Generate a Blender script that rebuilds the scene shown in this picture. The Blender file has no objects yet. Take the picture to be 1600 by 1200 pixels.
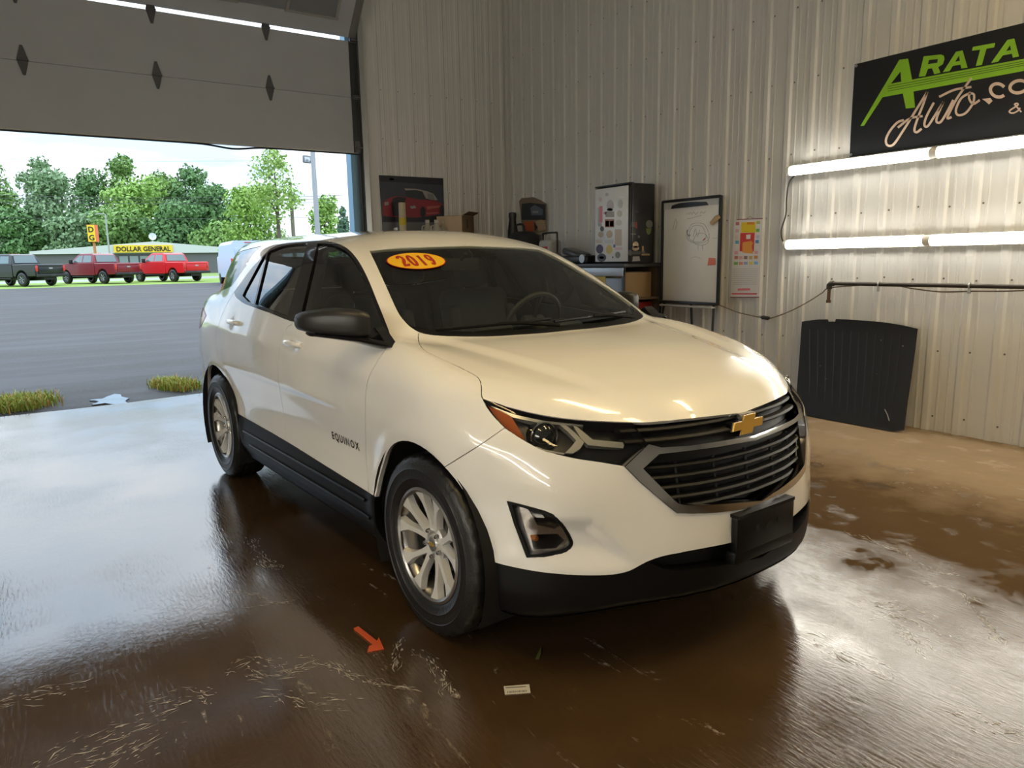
import bpy, bmesh, math, random
import numpy as np
from mathutils import Vector, Matrix, noise
R_ = math.radians
random.seed(7); rng = np.random.default_rng(7)
scene = bpy.context.scene
COL = scene.collection
# ---------------------------------------------------------------- camera (solved from wheelbase, wheels and wall lines)
CAM_POS = (2.43910, -2.06383, 1.43338)
CAM_R = ((.55706903, .83026785, -.01814911), (-.1310810, .1094867, .9853070), (-.82005583, .54650498, -.16982561))  # right, (up), forward
FPX = 1128.5
_f = Vector(CAM_R[2]).normalized(); _r = Vector(CAM_R[0]).normalized(); _u = _r.cross(_f).normalized()
cam_d = bpy.data.cameras.new('camera'); cam = bpy.data.objects.new('camera', cam_d); COL.objects.link(cam)
cam_d.sensor_width = 36; cam_d.lens = FPX/1600*36; cam_d.clip_start = .05; cam_d.clip_end = 2000
M4 = Matrix((( _r.x, _u.x, -_f.x, CAM_POS[0]), (_r.y, _u.y, -_f.y, CAM_POS[1]), (_r.z, _u.z, -_f.z, CAM_POS[2]), (0, 0, 0, 1)))
cam.matrix_world = M4
scene.camera = cam
CAR_YAW = .05758
# camera in car coordinates
_c, _s = math.cos(-CAR_YAW), math.sin(-CAR_YAW)
RCZ = np.array([[_c, -_s, 0], [_s, _c, 0], [0, 0, 1]])
CC = RCZ @ np.array(CAM_POS)
CM = np.array([RCZ @ np.array(_r), RCZ @ -np.array(_u), RCZ @ np.array(_f)])
# ---------------------------------------------------------------- exposure, sky and sun
vs = scene.view_settings
vs.view_transform = 'Standard'; vs.look = 'None'; vs.gamma = 1; vs.use_curve_mapping = False
vs.exposure = 0.96
SKY = .80
TUBE_W, OPP_W, CEIL_W = 15.0, 21.0, 15.0      # lamps of the room (built further down): wall tubes, ceiling strips
WARM = (1.0, .72, .32)
def make_world():
    w = bpy.data.worlds.new('overcast_sky'); scene.world = w; w.use_nodes = True
    nt = w.node_tree; N = nt.nodes; L = nt.links; N.clear()
    out = N.new('ShaderNodeOutputWorld'); bg = N.new('ShaderNodeBackground'); L.new(bg.outputs[0], out.inputs[0])
    tc = N.new('ShaderNodeTexCoord'); mp = N.new('ShaderNodeMapping'); mp.inputs['Scale'].default_value = (1.6, 1.6, 5.0)
    L.new(tc.outputs['Generated'], mp.inputs[0])
    nz = N.new('ShaderNodeTexNoise'); nz.inputs['Scale'].default_value = 2.2; nz.inputs['Detail'].default_value = 6; nz.inputs['Roughness'].default_value = .55
    L.new(mp.outputs[0], nz.inputs['Vector'])
    rp = N.new('ShaderNodeValToRGB'); e = rp.color_ramp.elements
    e[0].position = .40; e[0].color = (.46, .64, .84, 1); e[1].position = .60; e[1].color = (.86, .92, .97, 1)
    L.new(nz.outputs['Fac'], rp.inputs[0]); L.new(rp.outputs[0], bg.inputs[0])
    # overcast sky: (1 + 2 sin elevation) of the horizon's brightness
    sp = N.new('ShaderNodeSeparateXYZ'); L.new(tc.outputs['Generated'], sp.inputs[0])
    mx = N.new('ShaderNodeMath'); mx.operation = 'MAXIMUM'; mx.inputs[1].default_value = 0; L.new(sp.outputs[2], mx.inputs[0])
    ma = N.new('ShaderNodeMath'); ma.operation = 'MULTIPLY_ADD'; ma.inputs[1].default_value = 2*SKY; ma.inputs[2].default_value = SKY; L.new(mx.outputs[0], ma.inputs[0])
    L.new(ma.outputs[0], bg.inputs[1])
make_world()
# ---------------------------------------------------------------- helpers
def srgb(h):
    if isinstance(h, str): h = [int(h[i:i+2], 16)/255 for i in (0, 2, 4)]
    return tuple((c/12.92 if c <= .04045 else ((c+.055)/1.055)**2.4) for c in h)
MATS = {}
def mat(name, col=(.5, .5, .5), rough=.5, metal=0, coat=0, emit=None, estr=0, spec=.5, noise_amt=0, nscale=8, bump=0, bscale=40, alpha=None, trans=0):
    if name in MATS: return MATS[name]
    m = bpy.data.materials.new(name); m.use_nodes = True; nt = m.node_tree; b = nt.nodes['Principled BSDF']
    if isinstance(col, str): col = srgb(col)
    b.inputs['Base Color'].default_value = (*col, 1); b.inputs['Roughness'].default_value = rough; b.inputs['Metallic'].default_value = metal
    b.inputs['Coat Weight'].default_value = coat; b.inputs['Coat Roughness'].default_value = .02; b.inputs['Specular IOR Level'].default_value = spec
    if emit is not None:
        b.inputs['Emission Color'].default_value = (*emit, 1); b.inputs['Emission Strength'].default_value = estr
    if noise_amt or bump:
        tc = nt.nodes.new('ShaderNodeTexCoord'); nz = nt.nodes.new('ShaderNodeTexNoise'); nz.inputs['Scale'].default_value = nscale; nz.inputs['Detail'].default_value = 5
        nt.links.new(tc.outputs['Object'], nz.inputs['Vector'])
        if noise_amt:
            mx = nt.nodes.new('ShaderNodeMix'); mx.data_type = 'RGBA'
            mx.inputs[6].default_value = (*[c*(1-noise_amt) for c in col], 1); mx.inputs[7].default_value = (*[min(1, c*(1+noise_amt)) for c in col], 1)
            nt.links.new(nz.outputs['Fac'], mx.inputs[0]); nt.links.new(mx.outputs[2], b.inputs['Base Color'])
        if bump:
            n2 = nt.nodes.new('ShaderNodeTexNoise'); n2.inputs['Scale'].default_value = bscale; nt.links.new(tc.outputs['Object'], n2.inputs['Vector'])
            bp = nt.nodes.new('ShaderNodeBump'); bp.inputs['Strength'].default_value = bump; bp.inputs['Distance'].default_value = .01
            nt.links.new(n2.outputs['Fac'], bp.inputs['Height']); nt.links.new(bp.outputs[0], b.inputs['Normal'])
    MATS[name] = m; return m
def glass(name, tint, refl=1.0, rough=0.0, ior=1.5):
    """thin pane: tinted transparency with a Fresnel reflection on top"""
    if name in MATS: return MATS[name]
    m = bpy.data.materials.new(name); m.use_nodes = True; nt = m.node_tree; N = nt.nodes; L = nt.links; N.clear()
    out = N.new('ShaderNodeOutputMaterial'); mix = N.new('ShaderNodeMixShader'); t = N.new('ShaderNodeBsdfTransparent'); g = N.new('ShaderNodeBsdfGlossy')
    fr = N.new('ShaderNodeFresnel'); fr.inputs[0].default_value = ior
    t.inputs[0].default_value = (*tint, 1); g.inputs['Roughness'].default_value = rough; g.inputs[0].default_value = (refl, refl, refl, 1)
    L.new(fr.outputs[0], mix.inputs[0]); L.new(t.outputs[0], mix.inputs[1]); L.new(g.outputs[0], mix.inputs[2]); L.new(mix.outputs[0], out.inputs[0])
    MATS[name] = m; return m
def link(o, parent=None):
    COL.objects.link(o)
    if parent is not None: o.parent = parent
    return o
def empty(name, label=None, cat=None, loc=(0, 0, 0), rz=0, group=None, parent=None):
    o = bpy.data.objects.new(name, None); o.empty_display_size = .1; link(o, parent); o.location = loc; o.rotation_euler = (0, 0, rz)
    return tag(o, label, cat, group)
def tag(o, label=None, cat=None, group=None, kind=None):
    if label: o['label'] = label
    if cat: o['category'] = cat
    if group: o['group'] = group
    if kind: o['kind'] = kind
    return o
class MB:
    """mesh builder: collects shapes of ONE object"""
    def __init__(s): s.v = []; s.f = []
    def add(s, v, f):
        n = len(s.v); s.v += [tuple(p) for p in v]; s.f += [tuple(i + n for i in q) for q in f]; return s
    def box(s, c, d, rot=None):
        v = [Vector((sx*d[0]/2, sy*d[1]/2, sz*d[2]/2)) for sx in (-1, 1) for sy in (-1, 1) for sz in (-1, 1)]
        if rot is not None: v = [rot @ p for p in v]
        v = [p + Vector(c) for p in v]
        return s.add(v, [(0, 1, 3, 2), (4, 6, 7, 5), (0, 4, 5, 1), (2, 3, 7, 6), (0, 2, 6, 4), (1, 5, 7, 3)])
    def bbox(s, c, d, r=.01, rot=None, seg=2):
        bm = bmesh.new(); bmesh.ops.create_cube(bm, size=1)
        for q in bm.verts: q.co = Vector((q.co.x*d[0], q.co.y*d[1], q.co.z*d[2]))
        bmesh.ops.bevel(bm, geom=bm.edges[:], offset=min(r, min(d)*.49), segments=seg, profile=.5, affect='EDGES')
        bm.verts.index_update()
        v = [q.co.copy() for q in bm.verts]; f = [tuple(q.index for q in p.verts) for p in bm.faces]; bm.free()
        if rot is not None: v = [rot @ p for p in v]
        return s.add([p + Vector(c) for p in v], f)
    def tube(s, pts, r, n=10, cap=True, closed=False):
        pts = [Vector(p) for p in pts]; rs = r if isinstance(r, (list, tuple)) else [r]*len(pts)
        base = len(s.v); prev = None; m = len(pts)
        for i, p in enumerate(pts):
            a = pts[(i-1) % m] if (closed or i > 0) else p; b = pts[(i+1) % m] if (closed or i < m-1) else p
            t = (b - a).normalized()
            if prev is None:
                prev = t.orthogonal().normalized()
            u = (prev - t*prev.dot(t))
            u = u.normalized() if u.length > 1e-6 else t.orthogonal().normalized()
            w = t.cross(u); prev = u
            for k in range(n):
                q = p + (u*math.cos(2*math.pi*k/n) + w*math.sin(2*math.pi*k/n))*rs[i]; s.v.append(tuple(q))
        for i in range(m if closed else m-1):
            j = (i+1) % m
            for k in range(n):
                s.f.append((base+i*n+k, base+i*n+(k+1) % n, base+j*n+(k+1) % n, base+j*n+k))
        if cap and not closed:
            s.f.append(tuple(base+k for k in range(n))[::-1]); s.f.append(tuple(base+(m-1)*n+k for k in range(n)))
        return s
    def cyl(s, a, b, r, n=16, r2=None): return s.tube([a, b], [r, r if r2 is None else r2], n)
    def lathe(s, prof, n=48, axis='z', c=(0, 0, 0), closed=False):
        """prof: (radius, height) pairs"""
        base = len(s.v); m = len(prof)
        for i in range(n):
            t = 2*math.pi*i/n
            for r, h in prof:
                q = (r*math.cos(t), r*math.sin(t), h) if axis == 'z' else ((r*math.cos(t), h, r*math.sin(t)) if axis == 'y' else (h, r*math.cos(t), r*math.sin(t)))
                s.v.append((q[0]+c[0], q[1]+c[1], q[2]+c[2]))
        for i in range(n):
            j = (i+1) % n
            for k in range(m if closed else m-1):
                l = (k+1) % m; s.f.append((base+i*m+k, base+j*m+k, base+j*m+l, base+i*m+l))
        return s
    def prism(s, poly, z0, z1, fn=None):
        """2D polygon extruded; fn maps (x, y, z)"""
        n = len(poly); v = [(x, y, z0) for x, y in poly] + [(x, y, z1) for x, y in poly]
        if fn: v = [fn(*p) for p in v]
        return s.add(v, [tuple(range(n))[::-1], tuple(range(n, 2*n))] + [(i, (i+1) % n, n+(i+1) % n, n+i) for i in range(n)])
    def build(s, name, m, parent=None, smooth=35, recalc=True, loc=None):
        me = bpy.data.meshes.new(name); me.from_pydata(s.v, [], s.f); 
        if recalc:
            bm = bmesh.new(); bm.from_mesh(me); bmesh.ops.recalc_face_normals(bm, faces=bm.faces); bm.to_mesh(me); bm.free()
        if smooth:
            me.shade_smooth(); me.set_sharp_from_angle(angle=R_(smooth))
        if isinstance(m, (list, tuple)):
            for q in m: me.materials.append(q)
        elif m: me.materials.append(m)
        o = bpy.data.objects.new(name, me); link(o, parent)
        if loc: o.location = loc
        return o
def catmull(pts, n=6, closed=False):
    P = [np.array(p, float) for p in pts]; m = len(P); out = []
    for i in range(m if closed else m-1):
        p0 = P[(i-1) % m] if (closed or i > 0) else 2*P[0]-P[1]; p1 = P[i]; p2 = P[(i+1) % m]
        p3 = P[(i+2) % m] if (closed or i+2 < m) else 2*P[-1]-P[-2]
        for k in range(n):
            t = k/n; out.append(.5*((2*p1)+(-p0+p2)*t+(2*p0-5*p1+4*p2-p3)*t*t+(-p0+3*p1-3*p2+p3)*t**3))
    if not closed: out.append(P[-1])
    return out
def copy_tree(o, parent=None, loc=None, rz=None):
    c = o.copy(); link(c, None)
    if parent is not None: c.parent = parent
    if loc is not None: c.location = loc
    if rz is not None: c.rotation_euler = (0, 0, rz)
    for ch in list(o.children): copy_tree(ch, c)
    return c
def textmesh(txt, size=1, depth=.0, shear=0, align='LEFT', bold=0, space=1):
    """vertices and faces of built-in lettering, baseline at the origin, lying in x,y"""
    cu = bpy.data.curves.new('lettering', 'FONT'); cu.body = txt; cu.size = size; cu.extrude = depth; cu.shear = shear; cu.align_x = align; cu.offset = bold; cu.space_character = space
    cu.resolution_u = 3
    o = bpy.data.objects.new('lettering', cu); COL.objects.link(o)
    dg = bpy.context.evaluated_depsgraph_get(); me = o.evaluated_get(dg).to_mesh()
    v = [tuple(q.co) for q in me.vertices]; f = [tuple(q.vertices) for q in me.polygons]
    bpy.data.objects.remove(o); bpy.data.curves.remove(cu)
    return v, f
# ---------------------------------------------------------------- car body surface
def pchip(xs, ys):
    xs = np.array(xs, float); ys = np.array(ys, float)
    h = np.diff(xs); dl = np.diff(ys) / h
    d = np.zeros_like(ys)
    for i in range(1, len(xs) - 1):
        if dl[i-1] * dl[i] > 0:
            w1 = 2*h[i] + h[i-1]; w2 = h[i] + 2*h[i-1]
            d[i] = (w1 + w2) / (w1/dl[i-1] + w2/dl[i])
    d[0] = dl[0]; d[-1] = dl[-1]
    def f(x):
        x = np.asarray(x, float)
        i = np.clip(np.searchsorted(xs, x) - 1, 0, len(xs) - 2)
        t = (x - xs[i]) / h[i]
        tc = np.clip(t, 0, 1)
        r = ((1+2*tc)*(1-tc)**2*ys[i] + tc*(1-tc)**2*h[i]*d[i] + tc*tc*(3-2*tc)*ys[i+1] + tc*tc*(tc-1)*h[i]*d[i+1])
        return r + np.where(t < 0, t*h[i]*d[i], 0) + np.where(t > 1, (t-1)*h[i]*d[i+1], 0)
    return f
def smax(a, b, k):
    h = np.maximum(k - np.abs(a - b), 0) / k
    return np.maximum(a, b) + h*h*k*0.25
def smin(a, b, k): return -smax(-a, -b, k)
def sstep(a, b, x):
    t = np.clip((x - a) / (b - a), 0, 1); return t*t*(3-2*t)

Wplan = pchip([-3.75, -3.6, -3.4, -3.1, -2.725, -2.2, -1.6, -1.0, -.4, 0, .25, .45, .6, .75, .9],
              [.74, .79, .835, .88, .902, .905, .905, .905, .908, .918, .912, .892, .855, .80, .72])
Wsec = pchip([.15, .25, .33, .42, .5, .6, .72, .84, .95, 1.05, 1.15, 1.25, 1.4],
             [-.10, -.045, -.018, -.016, -.022, -.02, -.008, 0, -.008, -.026, -.056, -.10, -.19])
zbelt = pchip([-3.7, -2.8, -2.4, -2.0, -1.3, -.4, .2], [1.19, 1.245, 1.245, 1.215, 1.165, 1.11, 1.05])
hoodz = pchip([-.6, -.2, 0, .2, .4, .55, .68, .77, .84, .9], [1.115, 1.09, 1.072, 1.048, 1.012, .978, .94, .905, .868, .82])
frz = pchip([.14, .2, .26, .32, .38, .46, .54, .62, .7, .78, .84, .9, .96, 1.02],
            [.80, .845, .868, .88, .882, .878, .868, .858, .845, .828, .806, .78, .74, .66])
frd = pchip([0, .1, .2, .35, .51, .6, .7, .78, .84, .9, .96], [0, .003, .012, .048, .120, .172, .25, .335, .425, .56, .78])
rez = pchip([.15, .25, .4, .6, .8, 1.0, 1.2, 1.4, 1.55, 1.65], [-3.45, -3.6, -3.68, -3.70, -3.67, -3.63, -3.55, -3.42, -3.32, -3.24])
regz = pchip([1.0, 1.2, 1.4, 1.52, 1.6, 1.7], [-3.56, -3.40, -3.25, -3.20, -3.26, -3.26])
wsz = pchip([1.0, 1.09, 1.2, 1.35, 1.5, 1.6], [-.01, -.17, -.375, -.67, -.965, -1.17])
roofz = pchip([-3.7, -3.35, -3.0, -2.5, -2.0, -1.6, -1.3, -1.0, -.7], [1.56, 1.605, 1.625, 1.632, 1.626, 1.618, 1.602, 1.565, 1.50])
Wgb = pchip([-3.6, -3.2, -2.8, -2.4, -1.8, -1.3, -.8, -.4, 0], [.60, .70, .79, .842, .862, .865, .838, .785, .74])
Wgt = pchip([-3.6, -3.2, -2.6, -2.0, -1.5, -1.0, -.6, 0], [.48, .555, .66, .72, .73, .695, .655, .60])

def Wside(x, z):
    w = Wplan(x) + Wsec(z)
    # shoulder crease rising to the rear, scooped lower doors
    zc = .965 - .035*(x + .3)
    door = sstep(.1, -.6, x) * sstep(-3.1, -2.5, x)
    w = w + .010*door*np.exp(-((z - zc)/.05)**2)
    w = w - .012*door*np.exp(-((z - .62)/.11)**2)
    # wheel-arch lips and haunches
    for cx, r0 in ((0., .43), (-2.725, .43)):
        r = np.hypot(x - cx, z - .36)
        w = w + .008*np.exp(-((r - r0)/.05)**2)*sstep(.2, .45, z)
    for hx, hz in ((-1.235, 1.035), (-2.24, 1.085)):          # door-handle cups
        w = w - .020*np.exp(-((x - hx)/.058)**2 - ((z - hz)/.036)**2)
    return w
def Hood(x, a):
    z = hoodz(x) - .055*(a/.75)**2.2 * (1 - .95*sstep(.45, -.3, x) + .5*sstep(.4,.7,x)) - .18*np.maximum(a - .80, 0)
    # twin raised creases on the bonnet
    c = .44 - .24*(x - .52)
    z = z + .016*sstep(.72, .2, x)*(sstep(c + .045, c - .045, a)*.6 + sstep(c + .02, c + .16, a)*.5*sstep(.90, .74, a))
    return z
def scoop(a, z):
    # hollow beside the fog lamp: sharp upper edge, running out below
    zt = .597 - .10*np.maximum(.70 - a, 0) - 1.05*np.maximum(.645 - a, 0)
    return .036*sstep(0, .055, zt - z)*sstep(.405, .50, z)*sstep(.50, .58, a)*sstep(.82, .70, a)
def Front(a, z):
    return -scoop(a, z) + frz(z) - frd(a) + .035*np.exp(-((z - .66)/.15)**2)*sstep(.5, .78, a) - .035*sstep(.80, .93, z)*sstep(.35, .7, a)
def F(P):
    x, y, z = P[..., 0], P[..., 1], P[..., 2]; a = np.sqrt(y*y + 1e-8)
    side = a - Wside(x, z)
    zt = np.where(x > -.3, 0, 0)
    top = z - (Hood(np.maximum(x, -.45), a) + sstep(-.3, -1.2, x)*(zbelt(x) - 1.10) + .01)*1.0
    fr = (x - Front(a, z))*.85
    re = (rez(z) + .20*(a/.8)**3 - x)
    bot = (.205 + .070*sstep(.42, .82, x) - z)
    lo = smax(side, top, .10)
    lo = smax(lo, fr, .10)
    lo = smax(lo, re, .14)
    lo = smax(lo, bot, .035)
    # greenhouse
    s = (z - zbelt(x)) / (1.56 - zbelt(x))
    gs = (a - (Wgb(x) + (Wgt(x) - Wgb(x))*s + .05*s*(1 - s)))*.88
    gr = z - (roofz(x) - .055*(a/.6)**2.4)
    gf = (x - (wsz(z) - .18*a*a))*.46
    gb = (regz(z) + .16*(a/.7)**3 - x)*.9
    g = smax(gs, gr, .09)
    g = smax(g, gf, .10)
    g = smax(g, gb, .08)
    g = smax(g, .8 - z, .02)
    return smin(lo, g, .035)
def grad(P, e=1e-4):
    g = np.stack([F(P + e*np.eye(3)[k]) - F(P - e*np.eye(3)[k]) for k in range(3)], -1)/(2*e)
    return g
def nrm(P):
    g = grad(P); return g/np.linalg.norm(g, axis=-1, keepdims=True)
def reproject(P, n=4):
    for _ in range(n):
        g = grad(P); P = P - (F(P)/np.maximum((g*g).sum(-1), .05))[..., None]*g
    return P
def hit(O, D, t0, t1, n=300):
    """first crossing of F=0 from outside along O + t D (t0 is outside)"""
    ts = np.linspace(t0, t1, n)
    lo = np.full(len(O), np.nan); hi = np.full(len(O), np.nan)
    st = max(1, 120000//n)
    for s in range(0, len(O), st):
        f = F(O[s:s+st, None] + ts[None, :, None]*D[s:s+st, None]); m = (f[:, :-1] > 0) & (f[:, 1:] <= 0)
        k = m.argmax(1); ok = m.any(1); lo[s:s+st][ok] = ts[k[ok]]; hi[s:s+st][ok] = ts[k[ok]+1]
    for _ in range(22):
        mid = (lo + hi)/2; f = F(O + mid[:, None]*D); lo = np.where(f > 0, mid, lo); hi = np.where(f > 0, hi, mid)
    return O + ((lo + hi)/2)[:, None]*D
# ---------------------------------------------------------------- car: one smooth skin, cut into its panels
def body_grid():
    X0, X1, A1, Z0, Z1 = -4.2, 1.4, 1.4, -1.4, 2.1
    ib = np.array([[-3.0, 0, .55], [.45, .45, .75]])
    V = []; Q = []
    def patch(fn, nu, nv):
        base = sum(len(q) for q in V)
        u, v = np.meshgrid(np.linspace(0, 1, nu), np.linspace(0, 1, nv), indexing='ij')
        V.append(fn(u.ravel(), v.ravel()))
        i, j = np.meshgrid(np.arange(nu-1), np.arange(nv-1), indexing='ij'); k = base + (i*nv + j).ravel()
        Q.append(np.stack([k, k+nv, k+nv+1, k+1], 1))
    L = lambda a, b, t: a + (b-a)*t
    one = np.ones_like
    NX, NZ, NA = 150, 116, 46
    patch(lambda u, v: np.stack([L(X0, X1, u), A1*one(u), L(Z0, Z1, v)], 1), NX, NZ)
    patch(lambda u, v: np.stack([L(X0, X1, u), L(0, A1, v), Z1*one(u)], 1), NX, NA)
    patch(lambda u, v: np.stack([X1*one(u), L(0, A1, u), L(Z0, Z1, v)], 1), NA, NZ)
    patch(lambda u, v: np.stack([X0*one(u), L(0, A1, u), L(Z0, Z1, v)], 1), NA, NZ)
    P = np.vstack(V); Q = np.vstack(Q)
    O = np.clip(P, ib[0], ib[1]); D = O - P
    H = hit(P, D, 0, 1, 80)
    bad = np.isnan(H).any(1); H[bad] = O[bad]
    H[P[:, 1] == 0, 1] = 0
    H = H * [1, -1, 1]                        # right-hand half: y < 0
    # weld seams between the patches
    key = np.round(P*1e4).astype(np.int64)
    _, first, inv = np.unique(key, axis=0, return_index=True, return_inverse=True)
    inv = inv.ravel()
    return H[first], inv[Q]
def side2d(P): return np.stack([P[..., 0], P[..., 2]], -1)
def front2d(P): return np.stack([P[..., 1], P[..., 2]], -1)
def pix2d(P):
    q = (P - CC) @ CM.T
    return np.stack([800 + FPX*q[..., 0]/q[..., 2], 600 + FPX*q[..., 1]/q[..., 2]], -1)
def inpoly(pt, poly):
    x, y = pt[..., 0], pt[..., 1]; r = np.zeros(x.shape, bool); n = len(poly)
    for i in range(n):
        x1, y1 = poly[i]; x2, y2 = poly[(i+1) % n]
        c = ((y1 > y) != (y2 > y)) & (x < (x2-x1)*(y-y1)/((y2-y1) if y2 != y1 else 1e-12) + x1); r ^= c
    return r
class Skin:
    def __init__(s):
        V, Q = body_grid()
        s.bm = bmesh.new(); vs_ = [s.bm.verts.new(p) for p in V]
        for q in Q:
            qq = list(dict.fromkeys(q.tolist()))
            if len(qq) > 2:
                try: s.bm.faces.new([vs_[i] for i in qq])
                except ValueError: pass
        s.polys = {}
    def cut(s, name, poly, kind='pix', reg=None, closed=True):
        """poly in 2D of the projection; reg(c) limits the faces by their centres"""
        poly = [tuple(map(float, p)) for p in poly]; s.polys[name] = (poly, kind, reg)
        pf = {'pix': pix2d, 'side': side2d, 'front': front2d}[kind]
        bm = s.bm; bm.faces.ensure_lookup_table()
        C = np.array([f.calc_center_median()[:] for f in bm.faces])
        c2 = pf(C); P = np.array(poly); mg = 30 if kind == 'pix' else .08
        m = ((c2 > P.min(0)-mg) & (c2 < P.max(0)+mg)).all(1)
        if reg is not None: m &= reg(C)
        cl = [bm.faces[i] for i in np.nonzero(m)[0]]
        if not cl: return
        def boxes(fl):
            allv = np.array([v.co[:] for f in fl for v in f.verts]); cnt = np.cumsum([0] + [len(f.verts) for f in fl])
            v2 = pf(allv); return np.minimum.reduceat(v2, cnt[:-1]), np.maximum.reduceat(v2, cnt[:-1])
        lo, hi = boxes(cl)
        n = len(poly)
        for i in range(n if closed else n-1):
            a = np.array(poly[i]); b = np.array(poly[(i+1) % n])
            if np.hypot(*(b-a)) < 1e-6: continue
            # segment against each face's bounding box (slab test)
            d = b - a; t0 = np.zeros(len(cl)); t1 = np.ones(len(cl))
            for k in range(2):
                if abs(d[k]) < 1e-9:
                    out = (a[k] < lo[:, k]) | (a[k] > hi[:, k]); t1 = np.where(out, -1, t1)
                else:
                    x1 = (lo[:, k]-a[k])/d[k]; x2 = (hi[:, k]-a[k])/d[k]
                    t0 = np.maximum(t0, np.minimum(x1, x2)); t1 = np.minimum(t1, np.maximum(x1, x2))
            fs = list({cl[j] for j in np.nonzero(t0 <= t1)[0] if cl[j].is_valid})
            if not fs: continue
            if kind == 'pix':
                ra = CM.T @ np.array([(a[0]-800)/FPX, (a[1]-600)/FPX, 1]); rb = CM.T @ np.array([(b[0]-800)/FPX, (b[1]-600)/FPX, 1])
                no = np.cross(ra, rb); co = CC
            elif kind == 'side': no = np.array([-d[1], 0, d[0]]); co = np.array([a[0], 0, a[1]])
            else: no = np.array([0, -d[1], d[0]]); co = np.array([0, a[0], a[1]])
            no = no/np.linalg.norm(no)
            geom = set(fs)
            for f in fs: geom.update(f.edges); geom.update(f.verts)
            r = bmesh.ops.bisect_plane(bm, geom=list(geom), dist=2e-4, plane_co=Vector(co), plane_no=Vector(no))
            nf = [g for g in r['geom'] if isinstance(g, bmesh.types.BMFace) and g not in geom]
            if nf:
                l2, h2 = boxes(nf); cl += nf; lo = np.vstack([lo, l2]); hi = np.vstack([hi, h2])
    def finish(s):
        bm = s.bm; bm.verts.index_update(); bm.faces.ensure_lookup_table()
        P = np.array([v.co[:] for v in bm.verts]); 
        ctr = np.abs(P[:, 1]) < 1e-5
        P2 = reproject(P, 3); ok = np.linalg.norm(P2-P, axis=1) < .02; P = np.where(ok[:, None], P2, P); P[ctr, 1] = 0
        s.P = P; s.N = nrm(P)
        s.N[ctr, 1] = 0; s.N /= np.linalg.norm(s.N, axis=1, keepdims=True)
        s.faces = [tuple(v.index for v in f.verts) for f in bm.faces]
        for k, f in enumerate(s.faces):
            q = P[list(f)]; e = np.cross(q[2]-q[0], q[-1]-q[1]) if len(f) > 3 else np.cross(q[1]-q[0], q[2]-q[0])
            if e @ s.N[list(f)].mean(0) < 0: s.faces[k] = f[::-1]
        s.C = np.array([P[list(f)].mean(0) for f in s.faces])
        s.NC = nrm(s.C)
        s.C2 = {'pix': pix2d(s.C), 'side': side2d(s.C), 'front': front2d(s.C)}
        bm.free()
    def mask(s, name):
        poly, kind, reg = s.polys[name]; m = inpoly(s.C2[kind], poly)
        if reg is not None: m &= reg(s.C)
        return m
    def panel(s, name, mask, m, parent, off=0., lip=.018, gap=.0, both=False, sides=True, thick=0, uv=False):
        """panel from masked faces. both=True: one object over both halves, else a list [right, left]"""
        ids = np.nonzero(mask)[0]
        if not len(ids): return [None, None]
        used = sorted({i for k in ids for i in s.faces[k]}); mp = {g: l for l, g in enumerate(used)}
        P = s.P[used].copy(); N = s.N[used]; F_ = [tuple(mp[i] for i in s.faces[k]) for k in ids]
        cnt = {}
        for f in F_:
            for a, b in zip(f, f[1:]+f[:1]): cnt[(a, b)] = 1
        edge = [(a, b) for a, b in cnt if (b, a) not in cnt and not (both and abs(P[a, 1]) < 1e-6 and abs(P[b, 1]) < 1e-6)]
        if gap:
            mv = {}
            for a, b in edge:
                n = N[a] + N[b]; t = np.cross(n, P[b]-P[a]); l = np.linalg.norm(t)
                if l < 1e-9: continue
                for q in (a, b): mv.setdefault(q, []).append(t/l)
            for q, ts in mv.items():
                t = np.mean(ts, 0); l = np.linalg.norm(t)
                if l > .2: P[q] += t/l*gap
                if both and abs(s.P[used[q], 1]) < 1e-6: P[q, 1] = 0
        P = P + N*off
        nv = len(P); V = [P]; NN = [N]
        lf = []
        if lip:
            bs = sorted({q for e in edge for q in e}); bi = {q: k for k, q in enumerate(bs)}
            rim = P[bs]; rin = rim - N[bs]*lip
            en = np.zeros((len(bs), 3))
            for a, b in edge:
                n = -np.cross(N[a]+N[b], P[b]-P[a]); l = np.linalg.norm(n)
                if l > 1e-9: en[bi[a]] += n/l; en[bi[b]] += n/l
            l = np.linalg.norm(en, axis=1, keepdims=True); en = np.where(l > 1e-6, en/np.maximum(l, 1e-6), N[bs])
            V += [rim, rin]; NN += [en, en]; k = len(bs)
            lf = [(nv+bi[b], nv+bi[a], nv+k+bi[a], nv+k+bi[b]) for a, b in edge]
        V = np.vstack(V); NN = np.vstack(NN); FF = F_ + lf
        def emit(nm, sg):
            def one(sgn):
                v = V*[1, sgn, 1]; n = NN*[1, sgn, 1]; f = FF if sgn > 0 else [q[::-1] for q in FF]
                return v, n, f
            if both:
                v1, n1, f1 = one(1); v2, n2, f2 = one(-1); v = np.vstack([v1, v2]); n = np.vstack([n1, n2]); f = f1 + [tuple(i+len(v1) for i in q) for q in f2]
            else: v, n, f = one(sg)
            me = bpy.data.meshes.new(nm); me.from_pydata(v.tolist(), [], f); me.materials.append(m); me.shade_smooth()
            me.normals_split_custom_set_from_vertices(n.tolist())
            return link(bpy.data.objects.new(nm, me), parent if not isinstance(parent, (list, tuple)) else parent[0 if sg > 0 else 1])
        if both: return emit(name, 1)
        return [emit(name, 1), emit(name, -1)] if sides else [emit(name, 1), None]
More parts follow.
